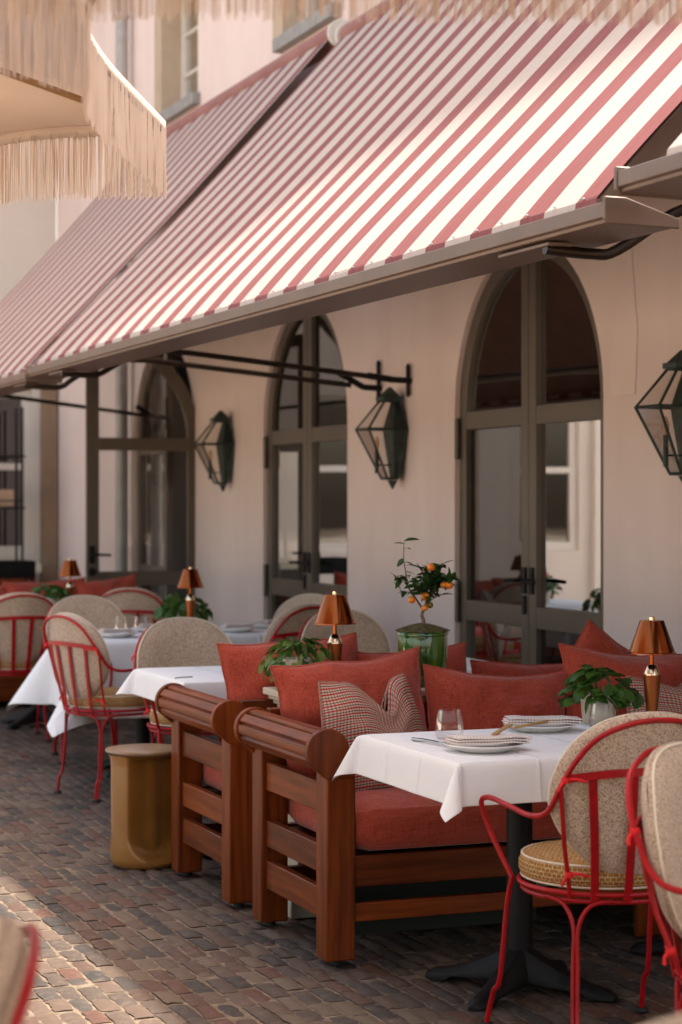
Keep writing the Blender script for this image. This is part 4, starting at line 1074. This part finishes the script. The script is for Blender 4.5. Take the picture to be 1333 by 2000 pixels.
for i, (x, y, a, lb) in enumerate(CH):
    o = ch0 if i == 0 else copy_tree(ch0)
    o.location = (x, y, 0); o.rotation_euler = (0, 0, R(a)); o['label'] = lb

# ------------------------------------------------------------------ tables and cloths
def table():
    t = empty('pedestal_table', (0, 0, 0), 0, 'x', 'table', 'pedestal tables under white cloths')
    MB().box(-0.345, 0.345, -0.345, 0.345, 0.715, 0.745).build('tabletop', wood_dark, t, bevel=0.01)
    MB().lathe([(0.042, 0.09), (0.040, 0.14), (0.039, 0.70), (0.07, 0.714)], 24).build('column', black_metal, t, angle=60)
    for k in range(4):
        a = R(45 + 90 * k) + R(-6); mb = MB(); n = 12; vs = []
        for i in range(n + 1):
            s = i / n; r_ = 0.02 + 0.295 * s; zt = 0.105 * (1 - s) ** 1.6 + 0.030; zt = zt if s < 0.93 else zt - 0.012 * ((s - 0.93) / 0.07)
            wd = 0.052 - 0.022 * s
            if s > 0.9: wd *= 1 - 0.35 * ((s - 0.9) / 0.1)
            zb = 0.0 if s > 0.72 else 0.010 + 0.02 * (1 - s)
            for yy, zz in ((-wd, zb), (-wd, zt * 0.55), (-wd * 0.45, zt), (wd * 0.45, zt), (wd, zt * 0.55), (wd, zb)):
                vs.append((r_ * math.cos(a) - yy * math.sin(a), r_ * math.sin(a) + yy * math.cos(a), zz))
        fs = [(0, 1, 2, 3, 4, 5), tuple(6 * n + k2 for k2 in (5, 4, 3, 2, 1, 0))]
        for i in range(n):
            for k2 in range(6): fs.append((6 * i + k2, 6 * i + (k2 + 1) % 6, 6 * i + 6 + (k2 + 1) % 6, 6 * i + 6 + k2))
        mb.add(vs, fs); mb.build('foot', black_metal, t, angle=50, bevel=0.004)
    return t
def cloth_obj(label, loc, rz, ax, ay, ov, seed, flare=0.16, cone=0.50):
    rng = random.Random(seed); mb = MB(); z0 = 0.7485
    def axis(a):
        n = 14; m = 16; e = [a + ov * (k / m) for k in range(1, m + 1)]; c = [-a + 2 * a * k / n for k in range(n + 1)]
        return [-v for v in reversed(e)] + c + e
    xs, ys = axis(ax), axis(ay)
    for y in ys:
        for x in xs:
            ox, oy = max(0.0, abs(x) - ax), max(0.0, abs(y) - ay); sx, sy = (1 if x > 0 else -1), (1 if y > 0 else -1)
            px, py = max(-ax, min(ax, x)), max(-ay, min(ay, y)); z = z0
            rd = 0.012
            if ox and oy:
                s = math.hypot(ox, oy); th = math.atan2(oy, ox); q = math.sin(2 * th)
                k = 0.10 + (cone + 0.1 * noise.noise((seed, sx * 3, sy * 3))) * q ** 1.2
                # the flap pinches into a fold that hangs off the corner
                ph = th + 0.35 * math.sin(4 * th) * 1.0 * (1 if (sx * sy + seed) % 2 else -1) * 0.6
                d = s * k; z = z0 - s * math.sqrt(max(0.05, 1 - k * k)) + rd * 0.4
                px += sx * (rd + d * math.cos(ph)); py += sy * (rd + d * math.sin(ph))
            elif ox:
                w_ = noise.noise((y * 5.5, seed * 2.1, sx)) * 0.5 + noise.noise((y * 13, seed, sx * 2)) * 0.25
                s = ox; bend = rd * (1 - math.exp(-s / rd)); px += sx * (bend + s * (0.10 + flare * 0.6 * w_)); z -= max(0.0, s - bend * 0.6) * 0.985
            elif oy:
                w_ = noise.noise((x * 5.5, seed * 3.7, sy)) * 0.5 + noise.noise((x * 13, seed, sy * 2)) * 0.25
                s = oy; bend = rd * (1 - math.exp(-s / rd)); py += sy * (bend + s * (0.10 + flare * 0.6 * w_)); z -= max(0.0, s - bend * 0.6) * 0.985
            else:
                # pressed creases
                for c in (-0.34, 0.34): z += 0.0024 * math.exp(-((x - c * ax) / 0.006) ** 2) + 0.0016 * math.exp(-((y - c * ay) / 0.006) ** 2)
                z += 0.0012 * noise.noise((x * 9, y * 9, seed)) + 0.0012
            mb.v.append((px, py, z))
    nx = len(xs)
    mb.f = [(j * nx + i, j * nx + i + 1, (j + 1) * nx + i + 1, (j + 1) * nx + i) for j in range(len(ys) - 1) for i in range(nx - 1)]
    o = mb.build('tablecloth', white_cloth, None, angle=80); o.location = (loc[0], loc[1], 0); o.rotation_euler = (0, 0, rz)
    sd = o.modifiers.new('thickness', 'SOLIDIFY'); sd.thickness = 0.0014; sd.offset = 1
    ss = o.modifiers.new('smooth', 'SUBSURF'); ss.levels = 1; ss.render_levels = 1
    return tag(o, label, 'tablecloth', 'white tablecloths')
tb0 = table()
TB = [(2.715, 5.56, 0, 'black pedestal table under the near white cloth, its foot in full view'),
      (3.50, 5.66, 4, 'pedestal table under the cloth that carries the right copper lamp'),
      (2.72, 8.27, 0, 'pedestal table hidden under the cloth with the black clip'),
      (3.60, 8.40, 0, 'pedestal table under the cloth behind the middle copper lamp'),
      (2.98, 10.80, 0, 'pedestal table under the long hanging cloth at the left'),
      (3.66, 11.00, 2, 'pedestal table under the cloth near the house wall'),
      (2.95, 13.28, 0, 'pedestal table of the farthest setting, by the far copper lamp')]
for i, (x, y, a, lb) in enumerate(TB):
    o = tb0 if i == 0 else copy_tree(tb0)
    o.location = (x, y, 0); o.rotation_euler = (0, 0, R(a)); o['label'] = lb
cloth_obj('white cloth with short drop over the near table, laid with two plates', (2.715, 5.56), R(0), 0.365, 0.365, 0.13, 1, 0.10, 0.40)
cloth_obj('white cloth under the right copper lamp, mostly behind the near chair', (3.50, 5.66), R(4), 0.37, 0.37, 0.12, 2)
cb_ = cloth_obj('white cloth with a small black clip, at the arm of the rear bench', (2.72, 8.27), 0, 0.36, 0.36, 0.12, 3)
cloth_obj('white cloth on the table beyond the cabinet, behind the pillows', (3.60, 8.40), 0, 0.36, 0.36, 0.12, 4)
cloth_obj('long white cloth hanging almost to the ground at the far left table', (2.98, 10.80), R(-2), 0.37, 0.42, 0.42, 5)
cloth_obj('white cloth on the far table beside the house wall', (3.70, 11.00), R(2), 0.34, 0.38, 0.14, 6)
cloth_obj('white cloth on the farthest table behind the row of chair backs', (2.95, 13.28), 0, 0.40, 0.38, 0.14, 7)
cl = MB(); cl.tube([(0, 0, 0.0), (0, 0, 0.022), (0.03, 0, 0.024), (0.075, 0.006, 0.024)], 0.0022, 6); cl.tube([(0, 0, 0.0), (-0.004, 0.0, -0.02)], 0.0022, 6)
clo = cl.build('cloth_clip', black_metal); clo.location = (2.362, 8.06, 0.731); tag(clo, 'small black wire clip on the edge of the cloth by the bench arm', 'clip')

# ------------------------------------------------------------------ table things
def plate_set(name_label, loc, rz, r=0.118):
    p = MB(); p.lathe([(0.001, 0.004), (r * 0.55, 0.003), (r * 0.6, 0.0), (r * 0.64, 0.0), (r * 0.72, 0.006), (r, 0.020), (r * 1.0, 0.0235), (r * 0.72, 0.0105), (r * 0.6, 0.0075), (0.001, 0.0075)], 48, caps=False)
    o = p.build('plate', porcelain, None, angle=60); o.location = loc; o.rotation_euler = (0, 0, rz)
    return o
def napkin(loc, rz, label, sc=1.0, knife=True):
    w_, d, h = 0.235 * sc, 0.095 * sc, 0.021
    mb = MB(); nx, ny = 22, 8
    for lay in range(3):
        for sg in (0, 1):
            o = len(mb.v)
            for j in range(ny + 1):
                for i in range(nx + 1):
                    u = -1 + 2 * i / nx; v = -1 + 2 * j / ny
                    e = max(abs(u), abs(v)) ** 10
                    z = (lay + sg) * h / 3 + (1 if sg else -1) * (-0.0018 * e) + 0.005 * u * u + 0.003 * noise.noise((u * 2 + lay, v * 2, 3.0))
                    z -= 0.016 * max(0, u - 0.55) ** 1.0 + 0.010 * max(0, -u - 0.7)
                    mb.v.append((u * w_ / 2 + lay * 0.004, v * d / 2 * (1 - 0.05 * lay), z))
            q = [(o + j * (nx + 1) + i, o + j * (nx + 1) + i + 1, o + (j + 1) * (nx + 1) + i + 1, o + (j + 1) * (nx + 1) + i) for j in range(ny) for i in range(nx)]
            mb.f += q
        # rim walls
        o1 = len(mb.v) - 2 * (nx + 1) * (ny + 1); o2 = o1 + (nx + 1) * (ny + 1)
        ring = [i for i in range(nx + 1)] + [j * (nx + 1) + nx for j in range(1, ny + 1)] + [ny * (nx + 1) + i for i in range(nx - 1, -1, -1)] + [j * (nx + 1) for j in range(ny - 1, 0, -1)]
        for k in range(len(ring)): a, b = ring[k], ring[(k + 1) % len(ring)]; mb.f.append((o1 + a, o1 + b, o2 + b, o2 + a))
    o = mb.build('napkin', napkin_m, None, angle=50); o.location = loc; o.rotation_euler = (0, 0, rz)
    tag(o, label, 'napkin', 'folded striped napkins')
    return o
def knife(loc, rz, label):
    mb = MB(); mb.prism([(-0.085, -0.008), (0.0, -0.007), (0.075, -0.011), (0.088, -0.004), (0.088, 0.006), (0.07, 0.011), (0, 0.007), (-0.085, 0.008)], 0.006, 'xy')
    o = mb.build('butter_knife', wood_light, None, bevel=0.002); o.location = loc; o.rotation_euler = (0, R(-4), rz); tag(o, label, 'knife', 'wooden butter knives')
def tumbler(loc, label, h=0.088, r=0.044):
    p = [(0.001, 0.0), (r * 0.86, 0.0), (r * 0.95, 0.012), (r, 0.03), (r * 0.93, 0.06), (r * 0.82, h), (r * 0.80, h), (r * 0.90, 0.06), (r * 0.955, 0.03), (r * 0.90, 0.014), (r * 0.6, 0.009), (0.001, 0.009)]
    o = MB().lathe(p, 40, caps=False).build('tumbler', tumbler_glass, None, angle=60); o.location = loc; tag(o, label, 'glass', 'clear drinking glasses'); return o
TZ = 0.7525
PG = 'white plates on the tables'
tag(plate_set('', (2.515, 5.39, TZ), 0), 'white plate under the striped napkin at the near edge of the near table', 'plate', PG)
napkin((2.525, 5.385, TZ + 0.0225), R(-2), 'striped napkin folded on the plate at the near edge of the near table')
knife((2.60, 5.44, TZ + 0.05), R(48), 'wooden butter knife resting on the nearest napkin')
tag(plate_set('', (2.905, 5.80, TZ), 0), 'white plate at the far edge of the near table, left of the second glass', 'plate', PG)
napkin((2.905, 5.795, TZ + 0.0225), R(-16), 'striped napkin folded on the far plate of the near table')
knife((2.845, 5.735, TZ + 0.026), R(20), 'wooden butter knife lying against the far napkin of the near table')
tumbler((2.545, 5.70, TZ), 'clear tumbler left of the nearest napkin, in front of the red pillow')
tumbler((3.075, 5.70, TZ), 'clear tumbler in front of the cream pot, behind the near chair')
fk = MB(); fk.tube(cr([(-0.09, 0, 0.004), (-0.02, 0, 0.006), (0.04, 0, 0.005)], 4), [0.0055] * 4 + [0.004] * 5, 8)
for k in (-1.5, -0.5, 0.5, 1.5): fk.tube([(0.04, k * 0.002, 0.005), (0.055, k * 0.0055, 0.004), (0.095, k * 0.0055, 0.007)], 0.0016, 5)
fko = fk.build('fork', steel_dark); fko.location = (2.435, 5.60, TZ + 0.001); fko.rotation_euler = (0, 0, R(-78)); tag(fko, 'steel fork on the near white cloth beside the tumbler', 'fork')
kn = MB(); kn.prism([(-0.10, -0.007), (0.0, -0.006), (0.09, -0.008), (0.115, 0.002), (0.09, 0.007), (-0.10, 0.006)], 0.004, 'xy')
kno = kn.build('table_knife', steel_dark, None, bevel=0.0015); kno.location = (2.462, 5.60, TZ + 0.002); kno.rotation_euler = (0, 0, R(-80)); tag(kno, 'steel table knife lying next to the fork on the near cloth', 'knife')
# far settings
tag(plate_set('', (2.78, 10.62, TZ), 0), 'white plate on the long hanging cloth at the far left table', 'plate', PG)
napkin((2.78, 10.62, TZ + 0.0225), R(10), 'napkin on the plate of the long hanging cloth, left of the glasses', 0.8)
tumbler((2.86, 10.82, TZ), 'tall clear tumbler on the long hanging cloth', 0.10, 0.034)
tumbler((3.01, 10.96, TZ), 'clear tumbler in front of the far chair with red bars', 0.088, 0.04)
tag(plate_set('', (3.08, 10.98, TZ), 0), 'white plate at the far edge of the long hanging cloth', 'plate', PG)
napkin((3.10, 10.98, TZ + 0.0225), R(0), 'napkin on the plate at the far edge of the long hanging cloth', 0.8)
tag(plate_set('', (3.52, 10.80, TZ), 0), 'white plate on the far cloth near the house wall', 'plate', PG)
napkin((3.53, 10.80, TZ + 0.0225), R(5), 'napkin on the plate of the far cloth near the house wall', 0.8)
tag(plate_set('', (3.78, 11.06, TZ), 0), 'second white plate on the far cloth, left of the chair with the red hoop', 'plate', PG)
napkin((3.78, 11.06, TZ + 0.0225), R(60), 'napkin on the second plate of the far cloth', 0.8)

def lamp():
    t = empty('copper_lamp', (0, 0, 0), 0, 'x', 'lamp', 'small copper table lamps')
    MB().lathe([(0.030, 0), (0.031, 0.004), (0.017, 0.010), (0.0165, 0.02), (0.0285, 0.160), (0.0285, 0.164)], 28).build('body', copper_body, t, angle=50)
    MB().lathe([(0.027, 0.164), (0.0272, 0.168), (0.0145, 0.196), (0.012, 0.198)], 28).build('collar', brass, t, angle=50)
    MB().lathe([(0.0068, 0.198), (0.0068, 0.345)], 14).build('stem', copper, t)
    MB().lathe([(0.001, 0.342), (0.0385, 0.342), (0.0400, 0.340), (0.0745, 0.240), (0.0795, 0.238), (0.0795, 0.2355), (0.073, 0.2375), (0.0385, 0.337), (0.001, 0.338)], 40, caps=False).build('shade', copper, t, angle=40)
    MB().lathe([(0.009, 0.342), (0.009, 0.352), (0.007, 0.354)], 14).build('knob', brass, t, angle=40)
    return t
lp = lamp()
LP = [(3.31, 5.80, TZ, 'copper lamp at the right edge, on the near tables beside a leafy pot'),
      (2.625, 6.90, 0.8005, 'copper lamp in the middle, on the cabinet beside the drooping plant'),
      (3.36, 11.16, TZ, 'copper lamp against the pale wall, left of the large boucle chair back'),
      (3.13, 13.15, TZ, 'farthest copper lamp, at the left in front of the open door leaf')]
for i, (x, y, z, lb) in enumerate(LP):
    o = lp if i == 0 else copy_tree(lp)
    o.location = (x, y, z); o['label'] = lb

def leaf(mb, p, d, up, ln, wd, curl=0.25, nseg=5, fold=0.18):
    d = Vector(d).normalized(); sd = d.cross(Vector(up)).normalized()
    if sd.length < 0.1: sd = Vector((1, 0, 0))
    nm = sd.cross(d).normalized(); p = Vector(p); o = len(mb.v)
    for i in range(nseg + 1):
        s = i / nseg; w_ = wd / 2 * (math.sin(math.pi * min(1, s * 0.94 + 0.03)) ** 0.75) * (1 - 0.25 * s)
        c = p + d * ln * s - nm * curl * ln * s * s
        mb.v += [tuple(c - sd * w_ + nm * w_ * fold), tuple(c), tuple(c + sd * w_ + nm * w_ * fold)]
    for i in range(nseg):
        a = o + 3 * i; mb.f += [(a, a + 1, a + 4, a + 3), (a + 1, a + 2, a + 5, a + 4)]
def potted(label, loc, seed, r=0.062, h=0.10, spread=0.10, n=95, droop=0.6, llen=0.055, yellow=0.0, rise=0.075, wd=0.8, bias=(0, 0)):
    rng = random.Random(seed); t = empty('potted_plant', loc, 0, label, 'potted plant', 'small potted plants beside the lamps')
    MB().lathe([(r * 0.80, 0), (r * 0.86, 0.004), (r, h * 0.95), (r, h), (r * 0.92, h), (r * 0.9, h * 0.9), (0.001, h * 0.9)], 32).build('pot', pot_cream, t, angle=50)
    st = MB(); a_, b_ = MB(), MB()
    for k in range(n):
        a = rng.uniform(0, 2 * math.pi); q = rng.random() ** 0.6
        rr = (r * 0.55 + spread * q) * rng.uniform(0.85, 1.1)
        z = h + rise * (1 - q ** 1.6) + rng.uniform(-0.008, 0.012) - droop * max(0, q - 0.55) * 0.12
        e = Vector((rr * math.cos(a) * 0.9 + bias[0] * q, rr * math.sin(a) * 0.9 + bias[1] * q, z))
        if k % 3 == 0: st.tube(cr([(r * 0.4 * math.cos(a), r * 0.4 * math.sin(a), h * 0.88), (e.x * 0.6, e.y * 0.6, z + 0.012), tuple(e)], 3), 0.0012, 5)
        dr = Vector((math.cos(a) + rng.gauss(0, 0.5), math.sin(a) + rng.gauss(0, 0.5), 0.35 - q * (0.6 + droop) + rng.gauss(0, 0.25)))
        tgt = b_ if rng.random() < yellow * q else a_
        l = llen * rng.uniform(0.7, 1.15)
        leaf(tgt, e - dr.normalized() * l * 0.4, dr, (rng.gauss(0, 0.3), rng.gauss(0, 0.3), 1), l, l * wd * rng.uniform(0.85, 1.1), rng.uniform(0.1, 0.45))
    st.build('stems', leaf_m, t); a_.build('leaves', leaf_m, t, angle=80)
    if b_.v: b_.build('yellow_leaves', leaf_y, t, angle=80)
    return t
potted('round leaf plant in a cream pot in front of the right copper lamp', (3.185, 5.93, TZ), 4, n=85, llen=0.060, wd=0.95, droop=0.45)
potted('drooping plant with yellowing leaves in a cream pot on the cabinet end', (2.475, 6.89, 0.8005), 5, r=0.070, h=0.115, spread=0.115, n=75, droop=1.2, llen=0.068, yellow=0.5, wd=0.62, rise=0.06)
potted('leafy plant in a cream pot behind the copper lamp by the pale wall', (3.385, 11.38, TZ), 6, n=70, spread=0.15, droop=0.9, llen=0.075)
potted('leafy plant in a cream pot at the farthest table on the left', (2.98, 13.10, TZ), 7, n=90, spread=0.12, llen=0.06)

# orange tree in the green pot
ot = empty('potted_orange_tree', (2.965, 6.885, 0.8005), 0, 'small orange tree with fruit in a glossy green pot on the cabinet', 'potted tree')
MB().lathe([(0.066, 0), (0.074, 0.004), (0.088, 0.06), (0.0935, 0.12), (0.0925, 0.178), (0.0905, 0.186), (0.096, 0.189), (0.0965, 0.197), (0.0925, 0.201), (0.085, 0.199), (0.083, 0.18), (0.001, 0.18)], 48).build('pot', green_pot_m, ot, angle=50)
ms = MB(); rng = random.Random(9); n = 20
for i in range(9):
    r_ = 0.098 * i / 8
    for k in range(28):
        a = 2 * math.pi * k / 28; ms.v.append((r_ * math.cos(a) * (1 + rng.gauss(0, 0.02)), r_ * math.sin(a) * (1 + rng.gauss(0, 0.02)), 0.203 + 0.026 * (1 - (i / 8) ** 1.5) + rng.gauss(0, 0.0022)))
for i in range(8):
    for k in range(28): ms.f.append((i * 28 + k, i * 28 + (k + 1) % 28, (i + 1) * 28 + (k + 1) % 28, (i + 1) * 28 + k))
for _ in range(1100):
    a = rng.uniform(0, 6.283); r_ = 0.1 * rng.random() ** 0.5; z = 0.203 + 0.026 * (1 - (r_ / 0.098) ** 1.5 if r_ < 0.098 else 0)
    d = Vector((rng.gauss(0, 0.7) + math.cos(a) * 0.5, rng.gauss(0, 0.7) + math.sin(a) * 0.5, 0.8)).normalized() * rng.uniform(0.005, 0.013); p = Vector((r_ * math.cos(a), r_ * math.sin(a), z - 0.001)); s_ = d.orthogonal().normalized() * 0.0011
    ms.add([tuple(p - s_), tuple(p + s_), tuple(p + d)], [(0, 1, 2)])
ms.build('moss', soil_moss, ot, smooth=False)
# tree laid out across the camera's view: axis U runs to the right in the picture, V away
yw = R(-21); U = Vector((math.cos(yw), math.sin(yw), 0)); V = Vector((-math.sin(yw), math.cos(yw), 0))
def T3(u, v, z): p = U * u + V * v; return (p.x, p.y, z)
br = MB()
br.tube(cr([T3(0, 0, 0.21), T3(0.004, 0, 0.24), T3(-0.002, 0.003, 0.262), T3(0.008, 0, 0.29)], 4), [0.0085] * 4 + [0.0072] * 4 + [0.006] * 5, 8)
ends = []
def branch(pts, r0, r1):
    P = cr([T3(*p) for p in pts], 4); br.tube(P, [r0 + (r1 - r0) * i / (len(P) - 1) for i in range(len(P))], 6); return P
B = [([(0.006, 0, 0.275), (-0.02, 0.01, 0.315), (-0.055, 0.0, 0.37), (-0.062, -0.01, 0.42), (-0.07, -0.01, 0.47), (-0.067, 0, 0.535)], 0.0042, 0.0012),
     ([(0.008, 0, 0.285), (0.015, -0.015, 0.33), (0.01, -0.02, 0.38), (-0.005, -0.02, 0.44)], 0.0042, 0.0014),
     ([(0.008, 0, 0.285), (0.035, 0.012, 0.34), (0.06, 0.01, 0.40), (0.072, 0, 0.455)], 0.0042, 0.0014),
     ([(0.028, 0.01, 0.325), (0.06, 0.02, 0.36), (0.095, 0.01, 0.385), (0.115, 0, 0.40)], 0.003, 0.0012),
     ([(-0.03, 0.006, 0.335), (-0.055, 0.02, 0.345), (-0.085, 0.02, 0.352)], 0.0025, 0.0008),
     ([(0.012, -0.012, 0.32), (-0.01, -0.03, 0.35), (-0.035, -0.03, 0.39)], 0.003, 0.001),
     ([(0.02, 0.006, 0.31), (0.05, 0.03, 0.325), (0.075, 0.03, 0.335)], 0.0022, 0.0008),
     ([(0.03, 0.012, 0.34), (0.03, 0.04, 0.39), (0.035, 0.05, 0.43)], 0.0028, 0.001),
     ([(-0.05, 0.0, 0.37), (-0.08, 0.0, 0.395), (-0.105, 0, 0.40)], 0.002, 0.0008)]
paths = [branch(*b) for b in B]
br.build('trunk', bark, ot, angle=70)
lf = MB(); rng = random.Random(21)
for bi, P in enumerate(paths):
    m = len(P); cnt = [10, 44, 44, 36, 4, 32, 6, 34, 12][bi]
    for k in range(cnt):
        s = 0.35 + 0.65 * (k + rng.random()) / cnt
        if bi == 0: s = [0.45, 0.5, 0.56, 0.62, 0.7, 0.76, 0.82, 0.9, 0.98, 1.0][k]
        p = P[min(m - 1, int(s * (m - 1)))]
        d = Vector((rng.gauss(0, 1), rng.gauss(0, 1), rng.gauss(0.25, 0.6)))
        if bi == 0 and k >= 8: d = (-U if k == 8 else U) * 1.0 + Vector((0, 0, 0.35))
        leaf(lf, p, d, (rng.gauss(0, 0.4), rng.gauss(0, 0.4), 1), rng.uniform(0.034, 0.056), rng.uniform(0.016, 0.025), rng.uniform(0.05, 0.35), fold=0.25)
lf.build('leaves', citrus_leaf, ot, angle=80)
for u, v, z, r_, m_ in ((0.030, -0.022, 0.438, 0.0155, orange_m), (0.078, -0.012, 0.372, 0.0130, orange_m), (0.098, -0.018, 0.372, 0.0155, orange_m), (0.008, -0.03, 0.332, 0.0160, orange_m),
                   (-0.040, -0.012, 0.318, 0.0145, orange_m), (0.008, -0.02, 0.288, 0.0125, orange_m), (0.028, 0.0, 0.298, 0.0125, orange_g), (-0.010, 0.012, 0.368, 0.013, orange_m)):
    o = MB().lathe([(0.0008, -r_ * 0.94)] + [(r_ * math.sin(math.pi * k / 10), -r_ * 0.94 * math.cos(math.pi * k / 10)) for k in range(1, 10)] + [(0.0008, r_ * 0.92)], 18).build('orange', m_, ot, angle=80)
    o.location = T3(u, v, z)

# ------------------------------------------------------------------ mustard stool
def stool():
    t = empty('ceramic_stool', (2.22, 8.02, 0), R(112), 'glazed mustard ceramic stool with scooped sides beside the teak benches', 'stool')
    mb = MB(); nz, na = 48, 144; H = 0.455; Rr = 0.142
    for j in range(nz + 1):
        z = 0.0 + H * j / nz
        for k in range(na):
            a = 2 * math.pi * k / na
            # two wide scoops with flat walls that meet in a soft inner corner, round at the foot
            q = ((a + math.pi / 2) % math.pi) / math.pi * 2 - 1
            hw = 0.74; u = abs(q) / hw; dep = 0.0
            if u < 1:
                rin = 0.066 + (Rr - 0.066) * u ** 4.2
                zb = 0.020 + 0.125 * (1 - math.sqrt(max(0, 1 - u * u)))
                d1 = max(0.0, min(1.0, (z - zb) / 0.060)); d2 = max(0.0, min(1.0, (H - 0.008 - z) / 0.022))
                fr = math.sqrt(1 - (1 - d1) ** 2) * math.sqrt(1 - (1 - d2) ** 2)
                dep = (Rr - rin) * fr * min(1.0, (1 - u) / 0.05)
            r_ = Rr - dep
            if z > H - 0.045: r_ += 0.010 * ((z - (H - 0.045)) / 0.045) ** 2
            if z < 0.03: r_ -= 0.016 * (1 - z / 0.03) ** 2
            mb.v.append((r_ * math.cos(a), r_ * math.sin(a), z))
    for j in range(nz):
        for k in range(na): mb.f.append((j * na + k, j * na + (k + 1) % na, (j + 1) * na + (k + 1) % na, (j + 1) * na + k))
    mb.f.append(tuple(range(na - 1, -1, -1)))
    mb.build('body', ceramic, t, angle=80)
    MB().lathe([(0.135, H - 0.004), (0.156, H + 0.004), (0.161, H + 0.012), (0.158, H + 0.019), (0.150, H + 0.0205), (0.001, H + 0.0205)], 64).build('top', ceramic_top, t, angle=50)
    return t
stool()

# ------------------------------------------------------------------ far banquette, counter things, shelf rack
fb = empty('far_banquette', (2.0, 14.45, 0), 0, 'far banquette with pale seat and red pillows in front of the open door', 'bench')
MB().box(0, 2.0, 0.40, 0.50, 0.0, 0.78).build('back', wood_x, fb, bevel=0.006)
MB().box(0, 2.0, 0.0, 0.40, 0.05, 0.34).build('base', wood_x, fb, bevel=0.006)
m_ = MB(); cushion_box(m_, 0.0, 2.0, -0.01, 0.40, 0.342, 0.47, 0.03); m_.build('seat_cushion', red_linen, fb, angle=70)
pillow('check_cushion', 'pale check cushion on the far banquette, under the red pillows', woven_check, (3.30, 14.55, 0.60), (0.62, 0.40, 0.14), 12, 0, 0, 31, group='check cushions on the benches', cat='cushion')
pillow('red_pillow', 'red pillow on the far banquette, right of the farthest lamp', red_linen, (3.32, 14.70, 0.69), (0.62, 0.44, 0.15), 8, 0, 2, 32)
pillow('red_pillow', 'red pillow with raised corner at the right end of the far banquette', red_linen, (3.78, 14.62, 0.69), (0.46, 0.46, 0.16), 8, 0, 6, 33)
pillow('red_pillow', 'red pillow on the far banquette, left of the leafy far pot', red_linen, (2.36, 14.68, 0.67), (0.5, 0.44, 0.15), 8, 0, -4, 34)
pillow('red_pillow', 'red pillow on the far banquette behind the leafy far pot', red_linen, (2.84, 14.70, 0.66), (0.46, 0.42, 0.15), 8, 0, 3, 35)
cr_ = empty('service_caddy', (3.42, 16.4, 0), 0, 'dark box caddy on a slim stand behind the farthest copper lamp', 'caddy')
cm = MB()
for a in (-0.14, 0.14):
    for b in (-0.1, 0.1): cm.tube([(a, b, 0), (a, b, 0.86)], 0.012, 6)
cm.build('stand', black_metal, cr_)
tm = MB(); tm.box(-0.17, 0.17, -0.13, 0.13, 0.86, 0.875)
for x0, x1, y0, y1 in ((-0.17, 0.17, -0.13, -0.115), (-0.17, 0.17, 0.115, 0.13), (-0.17, -0.155, -0.115, 0.115), (0.155, 0.17, -0.115, 0.115)): tm.box(x0, x1, y0, y1, 0.875, 1.0)
tm.build('box', black_metal, cr_, bevel=0.004)

rk = empty('shelf_rack', (3.22, 19.92, 0), 0, 'slim black metal shelf rack in front of the far window at the left edge', 'shelf')
for x in (0.0, 1.04):
    for y in (0.0, 0.28): MB().tube([(x, y, 0.866), (x, y, 2.42)], 0.013, 8).build('post', black_metal, rk)
for z in (1.41, 1.49, 1.92):
    s_ = MB(); s_.box(-0.03, 1.07, -0.02, 0.30, z, z + (0.018 if z != 1.49 else 0.010)) if z != 1.49 else s_.tube([(0, -0.015, z), (1.04, -0.015, z)], 0.008, 6)
    s_.build('shelf' if z != 1.49 else 'rail', black_metal, rk)
bx = MB(); bx.box(-0.09, 0.09, -0.08, 0.08, 0, 0.17); bxo = bx.build('wooden_box', box_wood, None, bevel=0.006); bxo.location = (4.10, 20.06, 1.429); tag(bxo, 'small pale wooden box on the lower shelf of the black rack', 'box')
for i, (x, lb) in enumerate(((3.86, 'dark bottle on the upper shelf of the rack, left one of the two'), (3.99, 'dark bottle on the upper shelf of the rack, right one of the two'))):
    b = MB().lathe([(0.03, 0), (0.036, 0.01), (0.036, 0.15), (0.014, 0.2), (0.012, 0.26), (0.014, 0.262)], 18).build('bottle', glass_brown, None, angle=50); b.location = (x, 20.06, 1.939); tag(b, lb, 'bottle', 'bottles on the rack')
